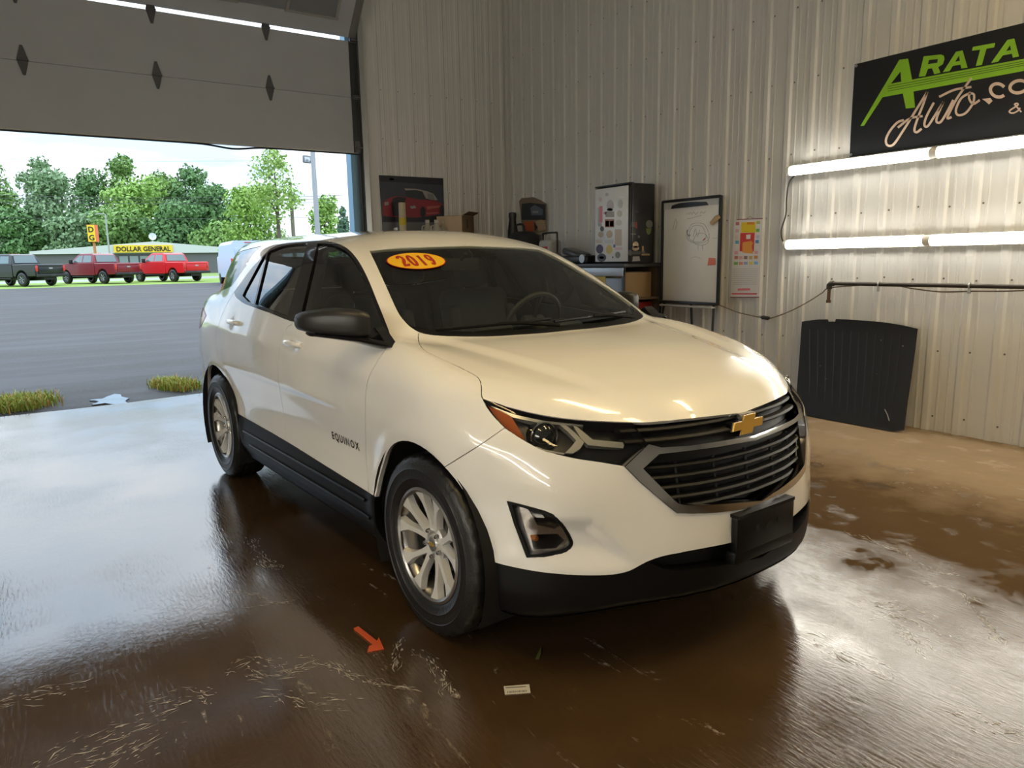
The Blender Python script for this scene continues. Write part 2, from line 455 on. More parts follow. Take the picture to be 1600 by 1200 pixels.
# materials of the car
PAINT = mat('white_paint', (.84, .84, .83), .22, 0, 1.0)
BLACKP = mat('black_plastic', (.0045, .0045, .005), .42, spec=.22)
GLOSSB = mat('gloss_black_trim', (.008, .008, .01), .08)
CHROME = mat('chrome', (.46, .46, .47), .10, 1)
ALLOY = mat('alloy', (.78, .78, .79), .32, .75)
RUBBER = mat('tyre_rubber', (.012, .012, .013), .38, bump=.15, bscale=90)
GRILL = mat('grille_black', (.0045, .0045, .005), .55)
LINER = mat('inner_lining', (.02, .02, .022), .8)
SEATM = mat('seat_cloth', (.035, .036, .04), .85)
WSG = glass('windshield_glass', (.74, .82, .78)); FG = glass('front_window_glass', (.78, .84, .82), ior=1.85); RG = glass('privacy_glass', (.34, .39, .38), ior=2.4)
LENS = glass('clear_lens', (.93, .93, .93), ior=1.35)
AMBER = mat('amber_reflector', (.45, .10, .008), .15)
GOLD = mat('gold_emblem', (.75, .48, .10), .22, .6)
RED = mat('red_lens', (.35, .012, .015), .1)

car = empty('suv', 'white compact SUV with black grille parked nose-first on the wet floor', 'car', (0, 0, 0), CAR_YAW)
sk = Skin()
def rg(x0=-9, x1=9, z0=-9, z1=9, a0=-9): return lambda C: (C[:, 0] > x0) & (C[:, 0] < x1) & (C[:, 2] > z0) & (C[:, 2] < z1) & (-C[:, 1] > a0)
def sm(pts, n=4): return [tuple(p) for p in catmull(pts, n)]
circ = lambda cx, cz, r, n=56: [(cx+r*math.cos(2*math.pi*i/n), cz+r*math.sin(2*math.pi*i/n)) for i in range(n)]
DLO = sm([(366, 457), (370, 465), (382.5, 474), (395, 479), (425, 490), (452, 500.5), (480, 508), (540, 524), (604, 541)]) + sm([(610, 535), (609.5, 525), (604, 509), (590, 474), (575, 437), (562.5, 412.5), (550, 395.5), (537, 385), (518, 378.2), (492, 375.8), (460, 377.5), (440, 381.5), (424, 388), (416, 395), (395, 418), (372.5, 448)])
QG = [(379, 462), (383, 453)] + sm([(398, 425), (409, 405), (415.5, 398)]) + [(396.5, 475), (388, 471.5)]
RDG = [(399, 475.5), (418.5, 396)] + sm([(421, 392.5), (440, 385), (460, 381.5), (480.5, 380.2)]) + [(449.5, 494)]
FDG = [(469, 500.5), (473, 480), (496, 381)] + sm([(497.5, 380.5), (518, 382), (535, 389), (546.5, 398), (559, 416), (571, 441), (586, 478), (599, 511), (600, 524)]) + [(595, 532)]
sk.cut('dlo', DLO, 'pix', rg(-3.1, .1, 1.0, 1.7, .45))
sk.cut('qg', QG, 'pix', rg(-3.1, .1, 1.0, 1.7, .45)); sk.cut('rdg', RDG, 'pix', rg(-3.1, .1, 1.0, 1.7, .45)); sk.cut('fdg', FDG, 'pix', rg(-3.1, .1, 1.0, 1.7, .45))
RSG = [(337, 458)] + sm([(351, 427), (360, 409), (368, 396.5), (385, 390), (408, 384.5)], 3) + sm([(398, 398), (385, 415), (362, 447)], 3)
sk.cut('rsg', RSG, 'pix', rg(-3.6, -2.3, 1.0, 1.7, .4))
HG = [(0, 1.235), (-.50, 1.225), (-.64, 1.24), (-.56, 1.50), (-.45, 1.545), (0, 1.56), (.1, 1.5), (.1, 1.2)]
sk.cut('hatch_glass', HG, 'front', rg(-9, -2.95, 1.1, 1.65))
WS = sm([(577.5, 391), (610, 388), (650, 386), (735, 383), (800, 383), (850, 388)]) + [(1030, 470), (1015, 489)] + sm([(985, 498), (950, 506), (900, 514.5), (850, 520), (800, 523.5), (760, 525.5), (700, 525), (664, 521.5), (645, 513), (632, 501), (621, 485), (605, 450), (590, 417)])
sk.cut('ws', WS, 'pix', rg(-1.25, 0, 1.0, 1.62))
COWL = sm([(632, 501), (645, 508), (670, 513.5), (700, 516), (760, 516.5), (800, 514.5), (850, 510), (900, 504), (950, 495), (1000, 480)]) + [(1030, 560), (640, 560)]
sk.cut('cowl', COWL, 'pix', rg(-.6, 0, 1.0, 1.3))
HOODL = [(654, 521), (653.5, 528), (655, 536), (663, 547), (685, 558.5), (716, 573), (741, 586), (749, 593), (752, 603), (752.5, 618), (755, 624)]
LAMPT = [(755, 624), (775, 630), (800, 638), (850, 649.5), (905, 656.5), (960, 659.5), (990, 660.3)]
LIPR = [(1020, 660), (1080, 654), (1135, 648), (1168, 643), (1217, 621), (1236, 611)]
HOOD = sm(HOODL, 3) + sm(LAMPT + LIPR, 4)[1:] + [(1270, 560), (1100, 440), (985, 497), (950, 505), (900, 513.5), (850, 519), (800, 522.5), (760, 524.5), (700, 524), (664, 520.5)]
sk.cut('hood', HOOD, 'pix', rg(-.5, 1.0, .8, 1.3))
LAMPB = [(976, 728), (940, 722), (900, 716), (865, 708), (840, 699.5), (800, 676), (785, 664), (770, 648), (760, 634), (755, 624)]
LAMP = sm(LAMPT, 4) + [(1013, 694.5)] + sm(LAMPB, 4)[:-1]
sk.cut('lamp', LAMP, 'pix', rg(.1, 1.0, .6, 1.05))
CHO = [(976, 729), (1013, 694.5), (1032, 699.5), (1075, 697), (1120, 690.5), (1161, 683.5), (1180, 680), (1260, 640), (1275, 690), (1262, 740), (1215, 786)] + sm([(1199, 788.5), (1169, 794), (1112, 801), (1064, 801.5), (1051, 796), (1000, 753)], 4)
CHI = [(1004, 732), (1029, 709.5), (1075, 704.5), (1120, 698.5), (1165, 690.5), (1182, 688), (1250, 660), (1256, 690), (1245, 740), (1200, 780)] + sm([(1190, 782), (1112, 788.5), (1068, 788.5), (1056, 784), (1040, 769)], 4)
sk.cut('cho', CHO, 'pix', rg(.4, 1.0, .4, .9)); sk.cut('chi', CHI, 'pix', rg(.4, 1.0, .4, .9))
UGR = sm([(990, 660.3)] + LIPR, 3) + [(1260, 640), (1180, 680), (1161, 683.5), (1120, 690.5), (1075, 697), (1032, 699.5), (1013, 694.5)]
sk.cut('ugr', UGR, 'pix', rg(.4, 1.0, .6, 1.0))
LOWB = sm([(745, 868), (770, 878), (800, 886), (850, 895), (910, 899.5), (955, 898.5), (982, 893), (1000, 884), (1014, 877), (1040, 868.5), (1100, 857), (1140, 849), (1190, 835)]) + [(1300, 790), (1300, 1100), (740, 1100)]
sk.cut('lowb', LOWB, 'pix', rg(.15, 1.0, -.2, .55))
INTK = sm([(1016, 880), (1042, 870.5), (1100, 859), (1140, 851), (1195, 837)], 3) + [(1240, 850)] + sm([(1190, 872), (1120, 886), (1062, 893), (1036, 890)], 3)
sk.cut('intk', INTK, 'pix', rg(.15, 1.0, -.2, .55))
FOG = [(792, 783), (815, 788.6), (850, 798)] + sm([(864, 804), (879, 818), (892, 839), (895, 850), (890, 858), (879, 864), (850, 870)], 3) + [(823, 871), (803, 818)]
FOGI = [(800, 788), (815, 792.5), (849, 802)] + sm([(861, 807), (875, 820.5), (887, 840), (889.5, 849), (885, 854.5), (876, 859.5), (849, 865)], 3) + [(827, 866.5), (809, 821)]
sk.cut('fog', FOG, 'pix', rg(.2, 1.0, .2, .8)); sk.cut('fogi', FOGI, 'pix', rg(.2, 1.0, .2, .8))
BUMP = [(690, 733), (709, 721), (750, 695.5), (788, 669), (830, 680), (985, 700), (1050, 700), (1300, 600), (1300, 1100), (690, 1100)]
sk.cut('bump', BUMP, 'pix', rg(.1, 1.0, -.2, .95))
FD = [(605, 542)] + sm([(605, 542), (591, 563), (577, 588), (571.5, 612), (570.8, 635), (571, 680), (572.5, 720), (576, 765), (579, 795)], 3)[1:] + [(560, 830), (458, 760)] + sm([(455, 732), (449, 710), (446, 672), (441.5, 635), (436, 600), (434.5, 578), (436, 552), (441, 530), (449, 511), (459.5, 500), (474, 440), (489, 376)], 3) + [(497, 384), (508, 460), (588, 527)]
sk.cut('fd', FD, 'pix', rg(-1.75, -.1, .2, 1.7, .4))
RD = sm([(489, 376), (474, 440), (459.5, 500), (449, 511), (441, 530), (436, 552), (434.5, 578), (436, 600), (441.5, 635), (446, 672), (449, 710), (455, 732)], 3) + [(400, 740), (390, 690)] + sm([(386, 668), (380, 648), (366, 612), (352.5, 578), (341, 552.5), (337.5, 535), (340, 515), (349, 487.5), (360, 466), (372, 448), (395, 417), (414, 400)], 3) + [(430, 395), (480, 388)]
sk.cut('rd', RD, 'pix', rg(-2.9, -.9, .2, 1.7, .4))
CLAD = sm([(365, 642), (381, 652), (446, 689), (510, 729), (576, 770), (600, 786)], 3) + [(640, 900), (380, 760)]
sk.cut('clad', CLAD, 'pix', rg(-2.6, -.2, .1, .56, .6))
sk.cut('arf', circ(0, .36, .405), 'side', rg(-.6, .6, -.1, .9, .5)); sk.cut('arr', circ(-2.725, .36, .41), 'side', rg(-3.3, -2.1, -.1, .9, .5))
TAIL = [(-3.75, 1.13), (-3.2, 1.13), (-3.02, 1.085), (-3.16, 1.0), (-3.4, .96), (-3.75, .96)]
sk.cut('tail', TAIL, 'side', rg(-3.8, -2.9, .9, 1.2, .42))
RLOW = [(-3.9, .47), (-3.05, .47), (-3.05, .1), (-3.9, .1)]
sk.cut('rlow', RLOW, 'side', rg(-3.9, -3.0, -.1, .6))
# headlamp internals are drawn on the same skin, set back behind the lens
AMB = [(760, 632), (775, 637), (792, 645), (797, 648), (803, 657), (818, 683), (812, 686), (797, 675), (781, 660), (768, 645)]
sk.cut('amb', AMB, 'pix', rg(.1, 1, .6, 1.05))
PROJ = [(811, 657), (820, 653), (848, 654), (872, 662), (893, 678), (897, 684), (878, 697), (850, 695), (826, 686)]
sk.cut('projbay', PROJ, 'pix', rg(.1, 1, .6, 1.05))
DRL1 = [(873, 657), (886, 660), (900, 672), (914, 687), (908, 698), (896, 707), (883, 706), (893, 695), (901, 684), (888, 670)]
DRL2 = [(896, 660), (903, 662), (928, 683), (979, 688.5), (977, 699), (920, 692), (908, 680)]
LINE1 = [(762, 629), (800, 643), (850, 652.5), (912, 658.5), (912, 661), (850, 657), (800, 648.5), (775, 638)]
LINE2 = [(820, 688), (850, 700), (882, 706), (882, 709), (848, 704), (816, 690)]
for nm, q in (('drl1', DRL1), ('drl2', DRL2), ('ln1', LINE1), ('ln2', LINE2)): sk.cut(nm, q, 'pix', rg(.1, 1, .6, 1.05))
FG1 = [(820, 797), (850, 804), (864, 812), (873, 828), (868, 831), (838, 826)]
FG2 = [(826, 840), (872, 838), (882, 848), (870, 858), (832, 862)]
sk.cut('fg1', FG1, 'pix', rg(.2, 1, .2, .8)); sk.cut('fg2', FG2, 'pix', rg(.2, 1, .2, .8))
sk.finish()
m_ = sk.mask
arch = m_('arf') | m_('arr')
dlo = m_('dlo'); glassm = (m_('qg') | m_('rdg') | m_('fdg')) & dlo
ws = m_('ws'); rsg = m_('rsg') & ~dlo; hg = m_('hatch_glass')
lamp = m_('lamp'); cho = m_('cho') & ~lamp; chi = m_('chi') & cho; hood0 = m_('hood') & ~ws
hood = hood0 & ~lamp & ~cho; lamp &= ~hood
ugr = m_('ugr') & ~cho & ~lamp & ~hood
lowb = m_('lowb') & ~arch; intk = m_('intk') & lowb
fog = m_('fog'); tail = m_('tail')
clad = m_('clad') & ~arch & ~dlo; rlow = m_('rlow') & ~arch
bump = m_('bump') & ~(lamp | cho | ugr | lowb | fog | arch | hood)
fd = m_('fd') & ~(dlo | clad | arch | ws | bump | hood); rd = m_('rd') & ~(dlo | clad | arch | fd)
under = (sk.NC[:, 2] < -.75)
shell = ~(arch | dlo | ws | rsg | hg | lamp | cho | hood | ugr | lowb | fog | tail | clad | rlow | bump | fd | rd | under)
sk.panel('body_shell', shell, PAINT, car, gap=.0018, both=True)
sk.panel('hood', hood, PAINT, car, gap=.0018, both=True)
sk.panel('front_bumper', bump, PAINT, car, gap=.0015, both=True, lip=.03)
fdo = sk.panel('front_door', fd, PAINT, car, gap=.0018); rdo = sk.panel('rear_door', rd, PAINT, car, gap=.0018)
sk.panel('windshield', ws & ~m_('cowl'), WSG, car, off=-.004, both=True, lip=0)
sk.panel('cowl', ws & m_('cowl'), BLACKP, car, off=-.006, both=True, lip=.01)
sk.panel('window_trim', dlo & ~glassm, GLOSSB, car, off=.001, lip=.02)
sk.panel('window_glass', m_('fdg') & dlo, FG, fdo, off=-.008, lip=0); sk.panel('window_glass', m_('rdg') & dlo, RG, rdo, off=-.008, lip=0)
sk.panel('quarter_glass', m_('qg') & dlo & ~m_('rdg'), RG, car, off=-.008, lip=0)
sk.panel('rear_side_glass', rsg, GLOSSB, car, off=-.002, lip=.01)
sk.panel('hatch_glass', hg, RG, car, off=-.004, both=True, lip=0)
sk.panel('rocker_cladding', clad, BLACKP, car, off=.004, lip=.03)
sk.panel('lower_bumper', lowb & ~intk, BLACKP, car, off=-.004, both=True, lip=.06)
sk.panel('lower_intake', intk, GRILL, car, off=-.06, both=True, lip=0)
sk.panel('rear_lower_bumper', rlow, BLACKP, car, both=True, lip=.02)
sk.panel('tail_lamp', tail, RED, car, off=.002, lip=.02)
sk.panel('underbody', under, BLACKP, car, both=True, lip=0)
painted = shell | hood | bump | fd | rd
sk.panel('inner_lining', painted & ~(sk.C[:, 0] > .72), LINER, car, off=-.022, both=True, lip=0)
# lower grille: chrome surround, mesh of slats, backing
sk.panel('grille_surround', cho & ~chi, CHROME, car, off=.006, both=True, lip=.05)
sk.panel('grille_back', chi, GRILL, car, off=-.07, both=True, lip=0)
sk.panel('upper_grille_back', ugr, GRILL, car, off=-.05, both=True, lip=0)
# headlamps
hl = sk.panel('headlamp', lamp, mat('lamp_bowl', (.006, .006, .007), .3), car, off=-.06, lip=-.055)
inner = lambda nm: lamp & m_(nm)
sk.panel('lens', lamp, LENS, hl, off=-.0015, lip=0)
sk.panel('amber_reflector', inner('amb'), AMBER, hl, off=-.018, lip=.02)
for nm in ('drl1', 'drl2', 'ln1', 'ln2'):
    sk.panel('light_guide', inner(nm), mat('light_guide', (.55, .55, .52), .25, .5), hl, off=-.022, lip=.03)
# fog lamps
fl = sk.panel('fog_lamp', fog, BLACKP, car, off=-.05, lip=-.05)
sk.panel('bezel', fog & ~m_('fogi'), BLACKP, fl, off=.001, lip=.03)
sk.panel('lens', m_('fogi'), LENS, fl, off=-.006, lip=0)
sk.panel('reflector', m_('fogi') & ~m_('fg1') & ~m_('fg2'), mat('lamp_reflector', (.5, .46, .42), .18, .9), fl, off=-.022, lip=.03)
sk.panel('lamp_bowl', m_('fg1') & fog, mat('lamp_bowl'), fl, off=-.04, lip=0)
# ---------------------------------------------------------------- car: things built on the skin
def fpt(a, z, off=0.):
    """point on the nose at lateral a (signed), height z, pushed out by off"""
    a = np.atleast_1d(np.asarray(a, float)); z = np.broadcast_to(np.asarray(z, float), a.shape)
    O = np.stack([np.full(a.shape, 1.3), -np.abs(a), z], 1); P = hit(O, np.tile([-1., 0, 0], (len(a), 1)), 0, 1.2, 120)
    P = P + nrm(P)*off; P[:, 1] *= np.where(a > 0, -1, 1); return P
def spt(x, z, off=0.):
    x = np.atleast_1d(np.asarray(x, float)); z = np.broadcast_to(np.asarray(z, float), x.shape)
    O = np.stack([x, np.full(x.shape, -1.3), z], 1); P = hit(O, np.tile([0., 1, 0], (len(x), 1)), 0, 1.2, 120); return P + nrm(P)*off
def ppt(px, off=0.):
    px = np.array(px, float); D = np.c_[(px-[800, 600])/FPX, np.ones(len(px))] @ CM
    P = hit(np.repeat(CC[None], len(px), 0), D, .8, 8, 700); return P + nrm(P)*off
def strip(name, P, w, m, parent, depth=.02, n_up=(0, 0, 1)):
    """horizontal bar swept along points P"""
    b = MB(); v = []; 
    for p in P:
        p = np.array(p); v += [p+[0, 0, w/2], p+[.006, 0, 0], p+[0, 0, -w/2], p+[-depth, 0, -w/2], p+[-depth, 0, w/2]]
    f = []
    k = 5
    for i in range(len(P)-1):
        for j in range(k): f.append((i*k+j, i*k+(j+1) % k, (i+1)*k+(j+1) % k, (i+1)*k+j))
    f += [tuple(range(k))[::-1], tuple((len(P)-1)*k+j for j in range(k))]
    return b.add(v, f).build(name, m, parent, 30)
aa = np.linspace(-1, 1, 41)
for z in (.738, .703, .668, .633, .600):
    am = .405 + (z - .62)*.75
    if z < .62: am -= .03
    P = fpt(aa*am, z, 0); P[:, 0] -= .028; P[:, 2] -= .012*np.abs(aa)*0 + .006*(1-np.abs(aa))
    strip('grille_slat', P, .012, GRILL, car, .03)
for z, am in ((.858, .50), (.826, .50)):
    P = fpt(aa*am, z, 0); P[:, 0] -= .022; strip('grille_slat', P, .014, GRILL, car, .025)
for a in (-.33, -.17, 0, .17, .33):
    P0 = fpt([a], .745)[0]; P1 = fpt([a], .60)[0]; b = MB(); b.tube([P0-[.05, 0, 0], P1-[.05, 0, 0]], .006, 6); b.build('grille_rib', GRILL, car)
for sg in (-1, 1):                                    # thin bright accents inside the grille corners
    P = [fpt([sg*a], z, -.03)[0] for a, z in ((.45, .715), (.425, .68), (.40, .645), (.37, .61))]
    b = MB(); b.tube(P, .0035, 6); b.build('chrome_accent', CHROME, car)
# bow-tie emblem
bow = [(-1, -.17), (-.42, -.17), (-.49, -.40), (.30, -.40), (.37, -.17), (.93, -.17), (1.0, .17), (.42, .17), (.49, .40), (-.30, .40), (-.37, .17), (-.93, .17)]
def emblem(sc, m, x0, x1, name, parent, ctr=(0, .835), s=1.0):
    b = MB(); b.prism([(u*sc, v*sc*1.0) for u, v in bow], x0, x1, lambda u, v, w: (w, u + ctr[0], v + ctr[1])); return b.build(name, m, parent, 0)
em = emblem(.097, CHROME, .775, .800, 'emblem', car)
emblem(.086, GOLD, .800, .8035, 'emblem_face', em)
# number plate bracket
b = MB(); b.bbox((.880, 0, .475), (.03, .345, .135), .008); b.bbox((.872, 0, .395), (.045, .36, .05), .01); b.box((.878, 0, .545), (.04, .335, .012))
pb = b.build('plate_bracket', BLACKP, car)
for y, z, r in ((-.06, .485, .012), (0.01, .475, .015), (.075, .487, .012)):
    b = MB(); b.cyl((.8935, y, z), (.8965, y, z), r, 14); b.build('bolt_hole', mat('void', (.002, .002, .002), .9), pb)
# projector lamps
for sg, h in ((1, hl[0]), (-1, hl[1])):
    c = ppt([(848, 676)], -.03)[0]; n = nrm(c[None])[0]; n = n*.35 + np.array([.9, -.25, 0]); n /= np.linalg.norm(n)
    M = np.array([1, sg, 1]); c = c*M; n = n*M
    b = MB(); b.cyl(c-n*.05, c+n*.012, .046, 28); b.build('projector_ring', mat('ring_dark', (.05, .05, .05), .15, .8), h)
    b = MB(); b.tube([c+n*.012+.046*(math.cos(t)*np.cross(n, [0, 0, 1])+math.sin(t)*np.array([0, 0, 1])) for t in np.linspace(0, 2*math.pi, 28, endpoint=False)], .0035, 6, closed=True); b.build('projector_rim', CHROME, h)
    prof = [(.040*math.cos(t), .022*math.sin(t)) for t in np.linspace(0, math.pi/2, 7)]
    b = MB(); b.lathe(prof, 24); q = Vector(n).to_track_quat('Z', 'Y'); b.v = [tuple(q @ Vector(p) + Vector(c + n*.012)) for p in b.v]
    b.build('projector_lens', mat('dark_glass', (.01, .011, .012), .03, 0, 1), h)
for sg, h in ((1, fl[0]), (-1, fl[1])):
    M = np.array([1, sg, 1])
    P = ppt([(829, 808), (845, 811), (849, 818), (834, 815)], -.03)*M
    b = MB(); b.add(list(P) + list(P - np.array([.015, 0, 0])), [(0, 1, 2, 3), (0, 4, 5, 1), (1, 5, 6, 2), (2, 6, 7, 3), (3, 7, 4, 0)]); b.build('fog_bulb', mat('bulb_white', (.85, .85, .82), .3), h)
    P = ppt([(835, 845)], -.025)[0]*M; b = MB(); b.lathe([(.001, .012), (.008, .009), (.012, 0), (.012, -.02)], 14, 'x', P); b.build('indicator_bulb', mat('bulb_amber', (.5, .16, .02), .2), h)
# ---------------------------------------------------------------- wheels
def wheel_parts():
    prof = [(.208, .098), (.217, .104), (.228, .1), (.2285, .09), (.218, .082), (.206, .06), (.196, 0), (.192, -.05), (.2, -.09), (.226, -.095)]
    rim = MB().lathe(prof, 64, 'y')
    T = [(.224, .094), (.232, .1), (.245, .1065), (.262, .1105), (.264, .1125), (.268, .1115), (.285, .1135), (.300, .1135), (.302, .1155), (.306, .113), (.322, .109), (.338, .102), (.346, .096), (.3525, .088), (.3545, .078), (.3555, .052), (.348, .050), (.348, .042), (.356, .040), (.3565, .015), (.349, .013), (.349, .004)]
    T = T + [(r, -h) for r, h in T[::-1]]
    n = 192; v = []; m = len(T)
    for i in range(n):
        t = 2*math.pi*i/n
        for k, (r, h) in enumerate(T):
            g = (i % 6) in (0, 1)
            if r > .345 and abs(h) > .05 and g: r -= .0035
            elif .352 < r and abs(h) < .05 and ((i + 2) % 6 == 0): r -= .004
            v.append((r*math.cos(t), h, max(r*math.sin(t), -.3515)))
    f = [(i*m+k, ((i+1) % n)*m+k, ((i+1) % n)*m+k+1, i*m+k+1) for i in range(n) for k in range(m-1)]
    tyre = MB().add(v, f)
    spokes = []
    for k in range(10):
        pc = R_(96 + 72*(k//2)); s = -1 if k % 2 == 0 else 1
        a_hub = pc + s*R_(8); a_rim = pc + s*R_(17.5)
        P = []
        for t in np.linspace(0, 1, 8):
            r = .05 + (.2115-.05)*t; a = a_hub + (a_rim-a_hub)*(t**.7) ; wd = .0140 - .004*math.sin(math.pi*min(1, t*1.1)) + (.018*max(0, (t-.70)/.30)**1.5)
            wb = wd + .004; y = .066 + .032*t**1.2; dp = .030 - .004*t
            if t > .99: y = .0985
            c = np.array([r*math.cos(a), 0, r*math.sin(a)]); d = np.array([-math.sin(a), 0, math.cos(a)])
            P.append([c+d*wd+[0, y, 0], c-d*wd+[0, y, 0], c-d*wb+[0, y-dp, 0], c+d*wb+[0, y-dp, 0]])
        v = [q for s4 in P for q in s4]; f = []
        for i in range(7):
            for j in range(4): f.append((i*4+j, i*4+(j+1) % 4, (i+1)*4+(j+1) % 4, (i+1)*4+j))
        f += [(0, 1, 2, 3), (28, 29, 30, 31)]
        spokes.append(MB().add(v, f))
    hub = MB().lathe([(.001, .072), (.03, .071), (.034, .067), (.036, .06), (.06, .066), (.072, .06), (.074, .02)], 30, 'y')
    disc = MB().lathe([(.06, .036), (.118, .036), (.122, .034), (.122, .028), (.06, .028)], 40, 'y')
    return rim, tyre, spokes, hub, disc
rimB, tyreB, spokeB, hubB, discB = wheel_parts()
proto = None
def make_wheel():
    w = empty('wheel', parent=car)
    rimB.build('rim', mat('rim_metal', (.40, .39, .38), .28, .9), w, 30); MB().lathe([(.001, .030), (.190, .030), (.193, .0)], 40, 'y').build('shade_disc', mat('void', (.002, .002, .002), .9), w); tyreB.build('tyre', RUBBER, w, 40)  # black disc stands in for the shade between the spokes
    for sp in spokeB: sp.build('spoke', mat('alloy_face', (.80, .80, .80), .34, .35), w, 25)
    hubB.build('hub', ALLOY, w, 40); discB.build('brake_disc', mat('disc_iron', (.12, .11, .10), .4, .8), w, 30)
    b = MB(); b.lathe([(.001, .0755), (.026, .0755), (.03, .0735), (.0305, .066)], 24, 'y'); b.build('centre_cap', mat('cap_silver', (.75, .75, .75), .2, .9), w)
    b = MB(); b.prism([(u*.017, v*.017) for u, v in bow], .0755, .0775, lambda x, y, z: (x, z, y)); b.build('cap_emblem', GOLD, w, 0)
    for k in range(5):
        t = R_(60 + 72*k); b = MB(); c = (.053*math.cos(t), 0, .053*math.sin(t))
        b.lathe([(.001, .082), (.006, .081), (.0095, .075), (.0095, .05)], 8, 'y', c); b.build('lug_nut', mat('nut', (.5, .5, .5), .2, 1), w)
    b = MB(); b.bbox((-.11, -.0, .075), (.07, .05, .12), .01); b.build('brake_caliper', mat('disc_iron'), w)
    return w
w0 = make_wheel()
YW = .787
def place_wheel(w, x, right):
    w.location = (x, -YW if right else YW, .352); w.rotation_euler = (0, 0, math.pi if right else 0)
place_wheel(w0, 0, True)
for x, rgt in ((-2.725, True), (0, False), (-2.725, False)):
    place_wheel(copy_tree(w0, car), x, rgt)
# wheel wells
for cx in (0, -2.725):
    for sg in (-1, 1):
        v = []; f = []; n = 24
        ts = np.linspace(R_(-28), R_(208), n)
        for t in ts:
            r = .418 if cx == 0 else .422
            for y in (.90, .55): 
                v.append((cx + r*math.cos(t), sg*y, .36 + r*math.sin(t)))
        f = [(2*i, 2*i+2, 2*i+3, 2*i+1) for i in range(n-1)]
        v.append((cx, sg*.55, .36)); f += [(2*i+1, 2*i+3, len(v)-1) for i in range(n-1)]
        MB().add(v, f).build('wheel_well', mat('well_black', (.006, .006, .007), .8), car, 60, False)
for z, x0, x1 in ((.405, -2.22, -.50), (.335, -2.12, -.46)):
    for sg in (-1, 1): P = spt(np.linspace(x0, x1, 24), z, .006)*[1, -sg, 1]; b = MB(); b.tube(P, .007, 6); b.build('cladding_ridge', BLACKP, car)
# axle and floor pan keep the underside closed
b = MB(); b.bbox((-1.55, 0, .27), (3.7, 1.05, .12), .04); b.bbox((-1.36, 0, .27), (1.85, 1.68, .10), .04); b.bbox((-3.35, 0, .34), (.5, 1.4, .12), .04); b.bbox((.36, 0, .34), (.4, .9, .1), .03); b.build('floor_pan', BLACKP, car)
# ---------------------------------------------------------------- mirrors, handles, badge, wipers, sticker
def mirror_shell(sg):
    secs = [(.888, -.452, 1.180, .040, .075), (.893, -.455, 1.182, .052, .088), (.92, -.47, 1.187, .058, .10), (.96, -.50, 1.191, .058, .105), (1.0, -.535, 1.193, .054, .10), (1.04, -.575, 1.193, .048, .09), (1.07, -.605, 1.192, .041, .075), (1.088, -.625, 1.191, .033, .055), (1.097, -.637, 1.190, .020, .03)]
    v = []; n = 28
    for a, x, z, h, d in secs:
        for k in range(n):
            t = 2*math.pi*k/n; c, s_ = math.cos(t), math.sin(t); e = .5
            v.append((x + d*math.copysign(abs(c)**e, c) - (.0 if c > 0 else 0), sg*a, z + h*math.copysign(abs(s_)**e, s_)))
    f = [(i*n+k, i*n+(k+1) % n, (i+1)*n+(k+1) % n, (i+1)*n+k) for i in range(len(secs)-1) for k in range(n)]
    f += [tuple(range(n)), tuple((len(secs)-1)*n+k for k in range(n))]
    return MB().add(v, f)
MIRR = mat('mirror_black', (.02, .02, .021), .36, bump=.05, bscale=400)
for sg in (-1, 1):
    d = fdo[0] if sg < 0 else fdo[1]
    ms = mirror_shell(sg)
    if sg > 0:                                          # the far mirror is folded back against its window
        ms.v = [(-.66 - (y - .895)*.9, .935 + (x + .52)*.35, z - .014) for x, y, z in ms.v]
    me = ms.build('side_mirror', MIRR, d, 50)
    b = MB(); sec = [(.845, -.405, 1.098, .095, .020), (.875, -.425, 1.108, .085, .020), (.93, -.47, 1.124, .085, .016), (1.0, -.53, 1.134, .075, .012), (1.06, -.59, 1.142, .055, .01)][:5 if sg < 0 else 2]
    v = []; n = 16
    for a, x, z, dx, h in sec:
        for k in range(n):
            t = 2*math.pi*k/n; v.append((x + dx*math.cos(t), sg*a, z + h*math.sin(t)))
    f = [(i*n+k, i*n+(k+1) % n, (i+1)*n+(k+1) % n, (i+1)*n+k) for i in range(len(sec)-1) for k in range(n)] + [tuple(range(n)), tuple((len(sec)-1)*n+k for k in range(n))]
    b.add(v, f).build('mirror_arm', GLOSSB, d, 50)
    b = MB(); b.prism([(-.31, 1.09), (-.42, 1.085), (-.52, 1.10), (-.50, 1.13), (-.43, 1.165), (-.40, 1.15)], .800, .845, lambda x, z, y: (x, sg*(y + (1.09-z)*.0), z)); b.build('mirror_base', GLOSSB, d, 0)
for nm, x, z, dd in (('door_handle', -1.235, 1.035, 0), ('door_handle', -2.24, 1.085, 1)):
    for sg in (-1, 1):
        d = (fdo if dd == 0 else rdo)[0 if sg < 0 else 1]
        xs = np.linspace(-.105, .105, 13); P = spt(x + xs, z, .0); n = nrm(P)
        pts = spt(x + xs, z, 0); ends = (pts[0] + pts[-1])/2; pts[:, 1] = np.interp(xs, [xs[0], xs[-1]], [pts[0, 1], pts[-1, 1]]); pts = pts + n*0 + np.outer(.020*np.sqrt(np.maximum(1-(xs/.108)**4, 0)) - .004, [0, -1., .1])
        b = MB(); b.tube([tuple(q*[1, -sg, 1]) for q in pts], [.012 + .004*math.cos(q*12) for q in xs], 10); b.build(nm, PAINT, d)
v, f = textmesh('EQUINOX', .052, .0, 0, 'LEFT', .0012, 1.35)
vx = np.array([p[0] for p in v]); k = .30/max(vx)
P = spt(-.868 + vx*k, .612 + np.array([p[1] for p in v]), .0035)
